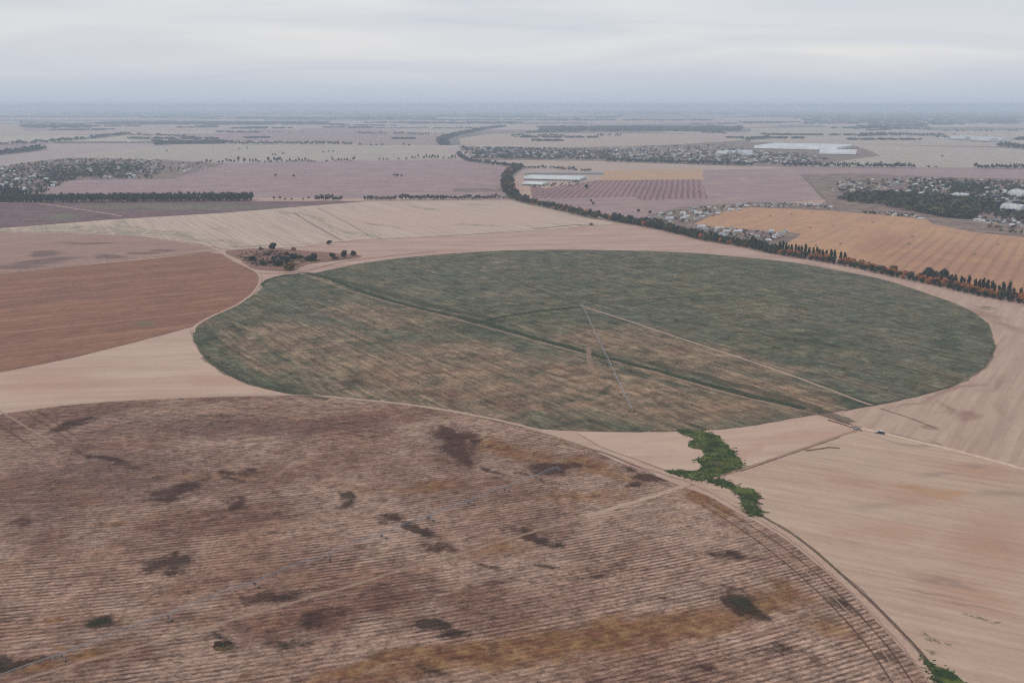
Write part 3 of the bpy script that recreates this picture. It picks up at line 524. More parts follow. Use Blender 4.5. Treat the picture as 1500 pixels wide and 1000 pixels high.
# left tracks
ribbon('field_track', [(283, 488), (286, 478), (308, 465), (343, 449), (369, 431), (381, 412), (377, 400), (345, 383), (317, 367), (290, 357), (240, 350), (180, 345)], 5, PALE, jit=.4)
ribbon('field_track', [(-250, 428), (0, 401), (100, 390), (200, 379), (300, 369), (320, 368)], 4, PALE, jit=.5)
ribbon('field_track', [(378, 400), (420, 400), (450, 396), (500, 384), (560, 376), (640, 368)], 9, PALE2, jit=1)
ribbon('field_track', [(320, 366), (360, 362), (440, 358), (520, 353), (640, 347), (780, 336)], 3.5, PALE2, jit=1)
ribbon('field_track', [(56, 298), (110, 306), (150, 312), (178, 317)], 6, FARR, jit=.5)
ribbon('field_track', [(-200, 347), (0, 334), (160, 321), (330, 311), (450, 302), (540, 295), (755, 294)], 3, DBRN, jit=.5)
ribbon('field_track', [(-20, 590), (0, 603), (40, 627), (80, 651)], 2.6, PALE2, jit=.4)
for pts in ([(-30, 612), (20, 638), (50, 655)], [(40, 606), (75, 628), (105, 648)], [(56, 603), (88, 625), (118, 645)], [(-40, 600), (8, 628), (36, 648)]):
    ribbon('rut_line', pts, 1.1, DBRN, jit=.3)
ribbon('farm_road', [(46, 290), (66, 278), (88, 265), (112, 255)], 9, FARR)
ribbon('farm_road', [(1175, 257), (1188, 270), (1208, 292)], 10, strip_mat('mauve_brown_verge', S(110, 92, 94), S(120, 104, 100), .9, sc=.03))  # verge strip in a dull mauve-brown of its own, mottled by noise
ribbon('farm_road', [(645, 214), (660, 222), (675, 233), (690, 236)], 10, FARR)
ribbon('farm_road', [(1100, 242), (1160, 245), (1500, 247)], 10, DK)
ribbon('farm_road', [(1150, 209), (1300, 211), (1640, 213)], 26, FARR)
ribbon('dark_pit', [(780, 336), (810, 333), (840, 330), (866, 329)], 6, DK, jit=1)
ribbon('field_track', [(430, 312), (460, 330), (500, 352)], 3, DK)
ribbon('field_track', [(465, 305), (500, 322), (540, 345)], 2, DK)
ribbon('mole_hole_line', [(1180, 661), (1195, 659), (1215, 656), (1230, 657)], 2.0, strip_mat('ochre_weeds', S(92, 78, 50), S(110, 84, 60), .9, rag=.9, sc=.2))
ribbon('rut_line', [(1305, 636), (1330, 641), (1355, 648), (1380, 652)], 1.2, DBRN)
# ------------------------------------------------------------------ plants
def leafmat(name, c1, c2, c3=None):
    t = T(name, .8); P = t.n('TexCoord').outputs['Object']; oi = t.n('ObjectInfo').outputs['Random']
    c = t.mix(t.ramp(t.noise(P, .7, 3), .35, .65), c1, c2)
    if c3: c = t.mix(t.math('MULTIPLY', t.ramp(t.noise(P, .35, 2), .52, .68), .8), c, c3)
    c = t.mottle(c, P, .5, .5, .5); c = t.mix(t.math('MULTIPLY', oi, .45), c, tuple(min(1, v*1.5) for v in c1[:3])+(1,))
    t.col(c); t.b.inputs['Subsurface Weight'].default_value = 0; return t.m
LEAF = {'green': leafmat('dull_green_leaves', (.038, .050, .030, 1), (.058, .070, .036, 1)),
        'dark': leafmat('dark_green_leaves', (.020, .030, .024, 1), (.030, .040, .028, 1)),
        'olive': leafmat('olive_leaves', (.070, .074, .032, 1), (.095, .088, .040, 1)),
        'rust': leafmat('rust_orange_leaves', (.30, .11, .05, 1), (.36, .17, .06, 1), (.15, .08, .04, 1)),
        'brown': leafmat('dry_brown_leaves', (.10, .060, .042, 1), (.075, .05, .038, 1)),
        'ochre': leafmat('ochre_leaves', (.16, .115, .045, 1), (.11, .09, .04, 1))}
bark = T('grey_brown_bark'); bark.col((.09, .07, .055, 1)); BARK = bark.m
def crown_mesh(name, lobes, n, leaf, mat, r):
    """leaf-sized clumps spread through the volume of several lobes"""
    V, Fc = [], []
    w = np.array([l[3]*l[4]*l[5] for l in lobes])**.7; w /= w.sum()
    for _ in range(n):
        cx, cy, cz, a, b, c = lobes[r.choice(len(lobes), p=w)]
        d = r.normal(size=3); d /= np.linalg.norm(d); k = (.45+.6*r.rand()**.5)
        p = np.array([cx, cy, cz])+d*k*np.array([a, b, c])
        if p[2] < .3: p[2] = .3+r.rand()*.4
        nn = d+r.normal(size=3)*.55; nn /= np.linalg.norm(nn)
        u = np.cross(nn, [0, 0, 1.0])+1e-3; u /= np.linalg.norm(u); v = np.cross(nn, u); s = leaf*(.55+.9*r.rand())
        i = len(V); m = r.randint(4, 6); t0 = r.rand()*6
        for q in range(m):
            t = t0+2*math.pi*q/m; rr = s*(.7+.6*r.rand()); V.append(tuple(p+(u*math.cos(t)+v*math.sin(t))*rr))
        Fc.append(tuple(range(i, i+m)))
    return mesh(name, V, Fc, mat)
def trunk_mesh(h, r0, r, limbs=5):
    m = MB(); x = r.normal(size=2)*.25; top = (x[0], x[1], h*.62); m.tube((0, 0, -.3), top, r0, r0*.55, 7)
    for k in range(limbs):
        a = k*2.4+r.rand(); z = h*(.28+.3*r.rand()); b = (x[0]*z/h, x[1]*z/h, z); l = h*(.22+.14*r.rand())
        m.tube(b, (b[0]+math.cos(a)*l, b[1]+math.sin(a)*l, z+l*(.7+.4*r.rand())), r0*.45, r0*.12, 5)
    return mesh('trunk', m.V, m.F, BARK)
def round_lobes(h, w, r, n=7):
    L = [(0, 0, h*.56, w*.32, w*.32, h*.36)]
    for k in range(n):
        a = 2*math.pi*k/n+r.rand()*.8; d = w*(.16+.16*r.rand()); z = h*(.38+.40*r.rand())
        L.append((math.cos(a)*d, math.sin(a)*d, z*.92, w*(.18+.10*r.rand()), w*(.18+.10*r.rand()), h*(.16+.10*r.rand())))
    return L
def bush_lobes(h, w, r, n=6):
    L = [(0, 0, h*.45, w*.3, w*.3, h*.40)]
    for k in range(n):
        a = 2*math.pi*k/n+r.rand(); d = w*(.2+.14*r.rand()); L.append((math.cos(a)*d, math.sin(a)*d, h*(.3+.25*r.rand()), w*(.15+.08*r.rand()), w*(.15+.08*r.rand()), h*(.24+.16*r.rand())))
    return L
def poplar_lobes(h, w, r, n=7):
    return [((r.rand()-.5)*w*.2, (r.rand()-.5)*w*.2, h*(.16+.8*k/n), w*.42*(1-abs(k/n-.4)*.8), w*.42*(1-abs(k/n-.4)*.8), h*.13) for k in range(n)]
PROTO = {}
def proto(kind, colr):
    key = (kind, colr)
    if key not in PROTO:
        out = []
        for v in range({'round': 4, 'poplar': 3, 'bush': 3}[kind]):
            r = np.random.RandomState(abs(hash(kind+colr)) % 1000 if False else (sum(map(ord, kind+colr))*7+v))
            if kind == 'round': cm = crown_mesh('crown', round_lobes(10, 10, r), 520, .62, LEAF[colr], r); tm = trunk_mesh(10, .28, r)
            elif kind == 'poplar': cm = crown_mesh('crown', poplar_lobes(14, 4.6, r), 420, .55, LEAF[colr], r); tm = trunk_mesh(14, .26, r, 4)
            else: cm = crown_mesh('crown', bush_lobes(4, 6, r), 300, .42, LEAF[colr], r); tm = trunk_mesh(4, .12, r, 6)
            out.append((cm, tm))
        PROTO[key] = out
    return PROTO[key]
KINDNAME = {'round': 'broadleaf_tree', 'poplar': 'poplar_tree', 'bush': 'shrub'}
def plant(kind, colr, x, y, s, label, group=None, sz=1.0):
    pr = proto(kind, colr); cm, tm = pr[random.randrange(len(pr))]
    e = bpy.data.objects.new(KINDNAME[kind], None); COL.objects.link(e); e.location = (x, y, 0); e.rotation_euler[2] = random.random()*6.28; e.scale = (s, s, s*sz)
    e.empty_display_size = 1
    tag(e, label, {'round': 'tree', 'poplar': 'tree', 'bush': 'shrub'}[kind], group)
    link('trunk', tm, e); link('crown', cm, e); return e
# tree belt beside the road: near edge of the belt in photo pixels, from the right edge leftwards
BELT = [(1530, 455), (1500, 447), (1440, 436), (1380, 422), (1300, 405), (1230, 389), (1180, 381), (1130, 372), (1080, 361), (1030, 353), (990, 343), (950, 334), (905, 326), (880, 321)]
BELT2 = [(880, 321), (840, 312), (800, 303), (775, 298), (757, 291), (750, 280), (746, 268), (750, 255), (765, 246)]
def walk(px, step):
    Q = catmull([G(*p) for p in px], False, 4); out = []; nxt = 0; acc = 0
    for a, b in zip(Q, Q[1:]):
        d = np.linalg.norm(b-a); n = np.array((-(b-a)[1], (b-a)[0]))/d
        while nxt <= acc+d: out.append((a+(b-a)*(nxt-acc)/d, n)); nxt += step
        acc += d
    return out
def topx(x, y):
    """ground point -> photo pixel"""
    dep = y*math.cos(TH)+H*math.sin(TH); up = y*math.sin(TH)-H*math.cos(TH)
    return 750+F*x/dep, 500-F*up/dep
cnt = 0
SECT = [(1335, 9999, 'at the right end of the ochre field'), (1140, 1335, 'along the middle of the ochre field'), (870, 1140, 'below the strip of small houses')]
for row, (off, step) in enumerate(((4, 9.6), (13, 9.8), (23, 6.6))):
    for a, n in walk(BELT, step):
        if n[1] < 0: n = -n
        x, y = a+n*(off+random.uniform(-2, 2)); px, py = topx(x, y)
        sec = next(s_[2] for s_ in SECT if s_[0] <= px < s_[1] or s_[0] == 870); u = random.random()
        kind, s = 'round', random.uniform(1.0, 1.45)
        if sec == SECT[2][2]:
            colr = 'green' if u < .5 else 'dark' if u < .74 else 'olive' if u < .88 else 'brown' if u < .94 else 'rust'
            if row == 2 and random.random() < .6: continue
            if 925 < px < 985 and row > 0 and random.random() < .3: s *= .8
            if 1040 < px < 1130 and row == 1 and random.random() < .3: kind = 'poplar'; s = random.uniform(1.05, 1.3); colr = 'dark'
        elif row == 0:
            colr = 'dark' if u < .5 else 'green' if u < .8 else 'brown' if u < .9 else 'rust'; s = random.uniform(.65, .9)
        elif row == 1:
            colr = 'rust' if u < (.78 if 1160 < px < 1330 or px > 1380 else .5) else 'brown' if u < .84 else 'green'; s = random.uniform(.95, 1.2)
        else:
            if 1140 < px < 1240 or px > 1395: kind = 'poplar'; colr = 'dark'; s = random.uniform(1.05, 1.3)
            elif 1355 < px < 1395:
                if random.random() < .5: continue
                colr = 'dark'; s = random.uniform(1.3, 1.7)
            else:
                if random.random() < .62: continue
                colr = 'green' if u < .6 else 'olive'; s = random.uniform(.8, 1.15)
        cn = {'green': 'dull green', 'dark': 'dark green', 'olive': 'olive green', 'rust': 'rust orange', 'brown': 'dry brown'}[colr]
        kn = 'slender poplar' if kind == 'poplar' else 'round-crowned tree'
        lab = f'{cn} {kn} in the roadside belt, {sec}'
        plant(kind, colr, x, y, s, lab, f'{cn} {kn}s of the roadside belt {sec}', random.uniform(.9, 1.15)); cnt += 1
plant('round', 'dark', *G(1361, 403), 1.2, 'large dark tree standing taller than the belt before a row of poplars')
plant('round', 'dark', *G(1382, 407), 1.3, 'tallest and widest dark green tree of the roadside belt')
# shrub thicket by the crossing of the tracks, and lone trees round it
TH_ = [('round', 'dark', 400, 368, 1.0, 1.1, 'dark tree standing clear at the top of the scrub thicket'),
 ('bush', 'dark', 370, 382, 1.6, 1, 'low wide dark bush at the left end of the thicket'),
 ('bush', 'green', 385, 388, 1.5, 1, 'round green bush at the lower left of the thicket'),
 ('bush', 'brown', 397, 386, 1.2, .9, 'brown bush low in the thicket beside the green ones'),
 ('bush', 'green', 405, 389, 1.5, 1.3, 'upright grey-green bush in the middle front of the thicket'),
 ('round', 'green', 411, 390, .9, .9, 'wide green tree in the middle of the thicket'),
 ('round', 'dark', 421, 388, .75, 1.3, 'tall dark tree right behind the ochre bush of the thicket'),
 ('bush', 'ochre', 424, 396, 2.3, 1.1, 'yellow-brown round bush nearest the track below the thicket'),
 ('bush', 'dark', 430, 380, 1.7, 1.2, 'dark bush right of the thicket centre, behind the ochre bush'),
 ('bush', 'brown', 420, 374, 1.0, 1.3, 'small dark brown bush at the back of the thicket'),
 ('bush', 'rust', 430, 367, 1.1, 1.1, 'small rust-coloured bush standing above the thicket'),
 ('bush', 'dark', 452, 382, 1.6, 1, 'low dark green bush between thicket and lone trees'),
 ('bush', 'dark', 460, 382, 1.7, 1.4, 'taller half of the pair of dark bushes right of the thicket'),
 ('round', 'dark', 487, 379, .72, 1, 'leftmost of three dark trees in a line right of the thicket'),
 ('bush', 'brown', 491, 380, 1.2, 1, 'brown bush leaning on the leftmost of three dark trees'),
 ('round', 'dark', 504, 379, .82, 1.3, 'middle and tallest of three dark trees in a line'),
 ('round', 'dark', 518, 375, .7, .95, 'rightmost round dark tree of three in a line'),
 ('round', 'dark', 482, 359, .78, .85, 'lone dark round tree in the pale field above the thicket'),
 ('bush', 'brown', 382, 366, 1.0, 1, 'small brown bush on the upper left rim of the thicket'),
 ('bush', 'brown', 392, 374, 1.4, .8, 'low dead brown bush in the heart of the thicket'),
 ('bush', 'brown', 408, 376, 1.3, .8, 'dry brown bush behind the middle of the thicket'),
 ('bush', 'green', 414, 380, 1.3, .9, 'flat green bush behind the middle of the thicket'),
 ('bush', 'dark', 402, 380, 1.2, .9, 'small dark bush in the centre of the thicket'),
 ('bush', 'green', 440, 378, 1.2, .8, 'small green bush on the right flank of the thicket'),
 ('bush', 'green', 1186, 632, .01, 1, '')]
for k, c, px, py, s, sz, lab in TH_:
    if lab: plant(k, c, *G(px, py), s*1.35, lab, None, sz)
plant('bush', 'brown', *G(866, 330), 1.3, 'small round brown bush at the right end of the dark pit')
plant('round', 'dark', *G(859, 277), 1.4, 'lone dark round tree standing in the striped field below the greenhouses')
for px, py, lab in ((952, 313, 'lone small tree in the mauve field above the belt'), (935, 311, 'tiny tree left of the lone tree above the belt'), (866, 296, 'small tree in the strip between the belt and the striped field'), (869, 300, 'low bush just below a small tree above the belt')):
    plant('round', 'dark', *G(px, py), .75, lab)
# ---- the rest of the trees: one object per look --------------------------------
class Clumps:
    """light trees merged into one mesh: jittered crowns of leaf clumps on short trunks"""
    def __init__(s, seed): s.r = np.random.RandomState(seed); s.V = []; s.F = []; s.M = []; s.lib = {}
    def tree(s, x, y, h, w, mi=0, n=26):
        key = (n, s.r.randint(8))
        if key not in s.lib:
            L = round_lobes(1, 1, s.r, 4); V, Fc = [], []
            for _ in range(n):
                l = L[s.r.randint(len(L))]; d = s.r.normal(size=3); d /= np.linalg.norm(d); p = np.array(l[:3])+d*np.array(l[3:])*(.5+.6*s.r.rand())
                nn = d+s.r.normal(size=3)*.4; nn /= np.linalg.norm(nn); u = np.cross(nn, [0, 0, 1.0])+1e-3; u /= np.linalg.norm(u); v = np.cross(nn, u); i = len(V); z = .16*(.6+.8*s.r.rand())*(26/n)**.4
                for q in range(4): t = q*1.57+.6; V.append(p+(u*math.cos(t)+v*math.sin(t))*z*(.8+.5*s.r.rand()))
                Fc.append((i, i+1, i+2, i+3))
            i = len(V)
            for q in range(3): V.append(np.array((.03*math.cos(q*2.1), .03*math.sin(q*2.1), 0)))
            V.append(np.array((0, 0, .6)))
            Fc += [(i, i+1, i+3, i+3)[:3], (i+1, i+2, i+3), (i+2, i, i+3)]
            s.lib[key] = (np.array(V), Fc)
        V, Fc = s.lib[key]; a = s.r.rand()*6.28; ca, sa = math.cos(a), math.sin(a)
        W = np.stack([(V[:, 0]*ca-V[:, 1]*sa)*w+x, (V[:, 0]*sa+V[:, 1]*ca)*w+y, V[:, 2]*h], 1); b = len(s.V)
        s.V.extend(map(tuple, W)); s.F.extend([tuple(q+b for q in f) for f in Fc]); s.M.extend([mi]*len(Fc))
    def build(s, name, mats, label, cat, kind='stuff'):
        me = mesh(name, s.V, s.F, mats); me.polygons.foreach_set('material_index', s.M); return tag(link(name, me), label, cat, kind=kind)
FL = [LEAF['dark'], LEAF['green'], LEAF['olive'], LEAF['brown'], LEAF['rust']]
def pick(r, p): return int(r.choice(5, p=p))
D = Clumps(3)
def row(px, h=9, w=8, step=8, thick=0, gap=0, p=(.55, .3, .05, .1, 0), n=24, C=None, hv=.3):
    C = C or D; h *= 1.35; w *= 1.15
    for a, nv in walk(px, step):
        if C.r.rand() < gap: continue
        for k in range(max(1, int(thick/w))):
            o = nv*(k*w+C.r.normal()*w*.2); hh = h*(1+hv*(C.r.rand()*2-1)); C.tree(a[0]+o[0], a[1]+o[1], hh, w*(.8+.5*C.r.rand()), pick(C.r, p), n)
row(BELT2[:5], 11, 9, 6.5, 22, 0, (.4, .3, .1, .12, .08), 40); row(BELT2[4:], 13, 13, 9, 44, 0, (.4, .25, .12, .18, .05), 30)
row([(765, 247), (720, 241), (690, 237), (676, 231), (672, 226)], 12, 14, 11, 28, 0); row([(765, 247), (800, 247), (840, 250), (868, 252)], 9, 12, 12, 12, .15)
row([(655, 213), (650, 207), (664, 200), (690, 194), (715, 189), (740, 186)], 16, 24, 17, 60, 0, n=16)
row([(463, 294), (503, 294)], 11, 10, 6, 14); row([(535, 293), (581, 293)], 9, 9, 6, 8); row([(586, 293), (650, 293)], 10, 10, 6.5, 12, 0, (.4, .4, .1, .1, 0)); row([(650, 293), (735, 292)], 9, 9, 7, 10, 0, (.4, .4, .1, .1, 0)); row([(738, 292), (752, 292)], 7, 8, 9)
row([(384, 293), (460, 293)], 6, 6, 14, 0, .4)
row([(345, 238), (420, 238), (520, 236)], 13, 10, 12, 0, .22, hv=.6); row([(290, 240), (345, 238)], 12, 11, 16, 0, .1); row([(556, 235), (600, 234)], 9, 9, 16, 0, .5); row([(600, 233), (672, 233)], 12, 9, 12, 0, .35, hv=.6)
row([(378, 212), (450, 212), (520, 213)], 17, 17, 16, 0, .12); row([(520, 214), (600, 214)], 12, 13, 30, 0, .35); row([(320, 210), (375, 212)], 16, 20, 18, 20, .05)
row([(232, 213), (270, 211), (330, 210)], 14, 24, 22, 60, .1, n=14)
row([(511, 189), (560, 189), (627, 189)], 15, 24, 24, 30, 0, n=12); row([(636, 189), (700, 189)], 15, 24, 24, 30, 0, n=12)
row([(523, 196), (566, 197)], 14, 20, 20, 0, .05, n=12); row([(578, 197), (628, 198)], 14, 20, 20, 0, .05, n=12); row([(632, 198), (655, 198)], 12, 18, 30, 0, .2, n=12)
row([(380, 194), (448, 195)], 12, 18, 34, 0, .2, n=12)
for a_, b_ in ((750, 779), (789, 829), (876, 909)): row([(a_, 200), (b_, 200)], 16, 20, 18, 20, .05, n=12)
row([(1148, 244), (1240, 245), (1341, 246)], 14, 12, 8, 26, 0, (.75, .2, 0, .05, 0), 16); row([(1428, 247), (1520, 248)], 14, 12, 8, 26, 0, (.75, .2, 0, .05, 0), 16)
row([(890, 237), (1000, 240), (1100, 244)], 14, 16, 10, 34, 0, (.7, .2, .1, 0, 0), 16)
row([(0, 227), (30, 224), (66, 219)], 17, 20, 15, 60, 0, n=14); row([(-150, 240), (0, 227)], 17, 20, 15, 60, 0, n=14)
row([(0, 213), (40, 211), (110, 206), (180, 198)], 16, 28, 24, 60, .05, n=12); row([(180, 198), (250, 200), (290, 205)], 14, 28, 34, 30, .3, n=12)
row([(1262, 200), (1300, 198), (1375, 200)], 16, 26, 20, 60, .03, n=12); row([(1375, 203), (1400, 205), (1450, 206)], 14, 24, 40, 60, .4, n=12)
row([(1460, 215), (1520, 220)], 18, 26, 20, 70, 0, n=12); row([(1090, 206), (1120, 204), (1124, 202)], 15, 22, 18, 30, .05, n=12)
row([(1385, 193), (1500, 193)], 14, 28, 50, 30, .3, n=12)
for px, py in ((400, 228), (415, 226), (474, 224), (482, 223), (488, 223), (404, 228), (1218, 199), (1190, 198), (1380, 230), (1371, 246), (1360, 246), (404, 259), (430, 259), (582, 259), (588, 259), (578, 259), (350, 219), (362, 218), (245, 222)):
    x, y = G(px, py); D.tree(x, y, 10, 12, 0, 20)
def scatter(poly, n, h, w, p, nf=18, C=None):
    C = C or D; P = np.array([G(*q) for q in poly]); lo, hi = P.min(0), P.max(0); k = 0
    pp = np.array(poly, float); plo, phi = pp.min(0), pp.max(0)
    while k < n:
        q = plo+(phi-plo)*C.r.rand(2)
        if not inside(q, poly): continue
        x, y = G(*q); C.tree(x, y, h*(.6+.7*C.r.rand()), w*(.6+.8*C.r.rand()), pick(C.r, p), nf); k += 1
def inside(p, poly):
    c = False; n = len(poly); j = n-1
    for i in range(n):
        if (poly[i][1] > p[1]) != (poly[j][1] > p[1]) and p[0] < (poly[j][0]-poly[i][0])*(p[1]-poly[i][1])/(poly[j][1]-poly[i][1])+poly[i][0]: c = not c
        j = i
    return c
V_R = [(1240, 262), (1330, 262), (1400, 264), (1520, 268), (1520, 340), (1450, 318), (1400, 300), (1330, 300), (1250, 290), (1215, 275)]
V_L = [(0, 244), (60, 238), (120, 233), (235, 235), (242, 246), (225, 262), (120, 262), (100, 266), (60, 285), (0, 290)]
V_M = [(676, 216), (760, 217), (860, 219), (940, 216), (1010, 214), (1060, 213), (1110, 222), (1180, 226), (1215, 232), (1180, 242), (1050, 240), (880, 234), (700, 233)]
V_S = [(935, 322), (1000, 306), (1100, 298), (1215, 300), (1222, 307), (1100, 303), (1040, 318), (1010, 328), (960, 326)]
V_T = [(1014, 334), (1060, 334), (1120, 341), (1150, 346), (1130, 356), (1080, 350), (1030, 345)]
PV = (.55, .25, .08, .12, 0)
scatter(V_R, 520, 7, 9, PV, 14); scatter([(1330, 262), (1520, 268), (1520, 300), (1330, 290)], 420, 8, 11, PV, 14); scatter([(1430, 300), (1520, 300), (1520, 330), (1450, 318)], 120, 8, 10, PV, 14)
scatter([(1260, 310), (1340, 316), (1350, 320), (1260, 312)], 30, 5, 7, PV, 14)
scatter(V_L, 950, 8, 9.5, PV, 12); scatter([(60, 245), (200, 240), (235, 250), (120, 262), (70, 270)], 300, 10, 14, PV, 12); scatter([(242, 240), (300, 240), (300, 246), (250, 252)], 25, 7, 9, PV, 12)
scatter(V_M, 900, 8, 15, PV, 10); scatter([(670, 216), (900, 220), (900, 234), (690, 233)], 320, 10, 17, PV, 10)
scatter(V_S, 110, 4.5, 6, PV, 16); scatter(V_T, 70, 4.5, 5.5, PV, 16); scatter([(920, 320), (960, 322), (1000, 336), (960, 332)], 40, 6, 8, (.4, .3, .15, .15, 0), 20)
scatter([(765, 272), (850, 266), (850, 274), (790, 276)], 26, 7, 9, PV, 14)
scatter([(1440, 320), (1500, 325), (1500, 345), (1440, 335)], 30, 5, 6, PV, 14)
D.build('distant_trees', FL, 'the many smaller trees of far hedgerows, village gardens and the back of the belt', 'trees')
W = Clumps(5)
row([(-120, 296), (0, 297), (100, 297), (200, 296), (366, 295)], 15, 9, 6, 46, 0, (.75, .2, .05, 0, 0), 20, W, .12)
W.build('pine_wood', FL, 'long dark strip of wood along the far edge of the weedy field at left', 'woodland')
W = Clumps(6); scatter([(-120, 275), (0, 277), (30, 278), (42, 291), (40, 296), (-120, 300)], 230, 14, 13, (.8, .2, 0, 0, 0), 20, W)
W.build('dark_grove', FL, 'dark grove joining the strip of wood at the left edge', 'woodland')
W = Clumps(7)
scatter([(1228, 290), (1250, 286), (1300, 284), (1370, 290), (1440, 294), (1470, 304), (1440, 312), (1430, 322), (1390, 320), (1350, 312), (1300, 304), (1290, 300), (1240, 296)], 520, 13, 20, (.45, .35, .2, 0, 0), 22, W)
scatter([(1340, 300), (1430, 308), (1426, 321), (1392, 320), (1345, 311)], 110, 13, 18, (.2, .5, .3, 0, 0), 26, W); scatter([(1395, 270), (1450, 268), (1450, 284), (1400, 284)], 120, 10, 12, (.7, .3, 0, 0, 0), 14, W)
W.build('village_wood', FL, 'dark green wood in the middle of the village behind the ochre field', 'woodland')
W = Clumps(8)
for y0, y1, x0, x1, n in ((186, 193, 790, 1085, 420), (187, 192, 880, 1060, 260), (179, 183, 140, 480, 380), (183, 188, 30, 130, 90), (188, 193, 150, 420, 0), (166, 172, 480, 800, 260), (164, 168, 850, 1160, 300), (165, 172, 1100, 1500, 520), (162, 166, 0, 1500, 700), (166, 176, 1150, 1500, 420), (174, 182, 1180, 1500, 300), (172, 175, 350, 640, 260), (179, 182, 560, 760, 80), (166, 168, 60, 500, 260), (208, 211, 230, 325, 60), (170, 172, 0, 330, 160), (176, 177, 640, 1040, 160), (184, 190, 1250, 1360, 80), (171, 174, 700, 900, 70)):
    for _ in range(n):
        u = W.r.rand(); x, y = G(x0+(x1-x0)*u, y0+(y1-y0)*W.r.rand()); f = max(1, y/7000); W.tree(x, y, 15+6*W.r.rand(), 75*f, pick(W.r, (.8, .2, 0, 0, 0)), 26)
for _ in range(60):
    y0 = 164+44*W.r.rand()**1.4; x0 = 1500*W.r.rand(); x1 = x0+30+170*W.r.rand()**2; sl_ = (W.r.rand()-.5)*3
    if 655 < x1 and x0 < 740 and y0 > 190: continue
    for k in range(int((x1-x0)*1.1)):
        u = W.r.rand()
        if math.sin(u*23+x0) > .75: continue
        x, y = G(x0+(x1-x0)*u, y0+sl_*u+.25*W.r.rand()); W.tree(x, y, 11+5*W.r.rand(), 20+y/260, pick(W.r, (.7, .25, .05, 0, 0)), 12)
W.build('far_woodland', FL, 'blue-hazed bands of woodland fading towards the horizon', 'woodland')
W = Clumps(9)
scatter([(345, 372), (370, 368), (400, 366), (432, 372), (450, 378), (470, 382), (430, 390), (400, 391), (372, 390), (352, 380)], 380, 1.7, 4, (.15, .15, .0, .7, 0), 14, W)
W.build('scrub_undergrowth', FL, 'low mauve-brown scrub filling the thicket beside the track crossing', 'scrub')
# reeds / green wet-ground growth
def reeds(name, polys, n, label, h=1.6, seed=1, cols=((.036, .056, .020, 1), (.15, .17, .045, 1))):
    r = np.random.RandomState(seed); V, Fc = [], []
    t = T(name+'_leaves', .8); P = t.P(); t.col(t.mix(t.ramp(t.noise(P, .07, 6, .8), .48, .62), cols[0], cols[1]))
    for poly in polys:
        Q = catmull([np.array(p, float) for p in poly], True, 2); Q = [tuple(q) for q in Q]; pp = np.array(Q); lo, hi = pp.min(0), pp.max(0); k = 0
        while k < n:
            q = lo+(hi-lo)*r.rand(2)
            if not inside(q, Q): continue
            q = q+r.normal(size=2)*(2.2, .9)*(r.rand() < .5)
            x, y = G(*q); k += 1
            for b in range(3):
                a = r.rand()*6.28; w = .55+.5*r.rand(); hh = h*(.15+.3*r.rand()); l = r.normal(size=2)*1.3; x0, y0 = x+r.normal()*.5, y+r.normal()*.5; i = len(V)
                V += [(x0-w*math.cos(a), y0-w*math.sin(a), 0.2), (x0+w*math.cos(a), y0+w*math.sin(a), 0.2), (x0+l[0]+w*.5*math.cos(a), y0+l[1]+w*.5*math.sin(a), hh+.2), (x0+l[0]-w*.5*math.cos(a), y0+l[1]-w*.5*math.sin(a), hh*.9+.2)]; Fc.append((i, i+1, i+2, i+3))
    # ground cover under the stems
    return tag(link(name, mesh(name, V, Fc, t.m)), label, 'reeds', kind='stuff')
R1 = [(992, 630), (1010, 631), (1030, 633), (1048, 638), (1062, 650), (1078, 667), (1090, 683), (1075, 690), (1055, 697), (1030, 705), (1005, 700), (976, 690), (1000, 690), (1022, 690), (1030, 683), (1022, 675), (1035, 668), (1030, 660), (1012, 656), (1010, 650), (1018, 643), (1002, 637)]
R2 = [(1038, 705), (1060, 704), (1080, 714), (1106, 720), (1111, 730), (1108, 742), (1118, 752), (1104, 756), (1090, 744), (1088, 732), (1072, 718), (1050, 710)]
R3 = [(1350, 963), (1364, 974), (1382, 981), (1398, 991), (1410, 1003), (1425, 1040), (1398, 1045), (1372, 1004), (1360, 986)]
CLUSTER = [(1442, 451), (1452, 449), (1462, 452), (1454, 455)]
for nm, pl, seed in (('reed_ground', R1, 0), ('reed_ground', R2, 0), ('reed_ground', R3, 0)):
    t = PROTO.get('rg')
    if not t: q_ = T('reed_ground_green'); P_ = q_.P(); c_ = q_.mix(q_.ramp(q_.noise(P_, .09, 6, .8), .46, .58), (.03, .05, .018, 1), (.11, .13, .035, 1)); c_ = q_.mix(q_.ramp(q_.noise(P_, .05, 6, .8), .56, .64), c_, (.10, .075, .045, 1)); q_.col(q_.mottle(c_, P_, .15, .7, .6)); t = q_.m; PROTO['rg'] = t
    field(nm, pl, t, jit=1.3, step=1.5)
reeds('reed_bed', [R1], 1500, 'bright green reed bed above the crossing of the pale tracks', 1.7, 1)
reeds('reed_strip', [R2], 700, 'narrow green tongue of reeds below the track crossing', 1.5, 2)
reeds('roadside_weeds', [R3], 400, 'green weeds at the bottom right edge of the brown field', 1.2, 3)
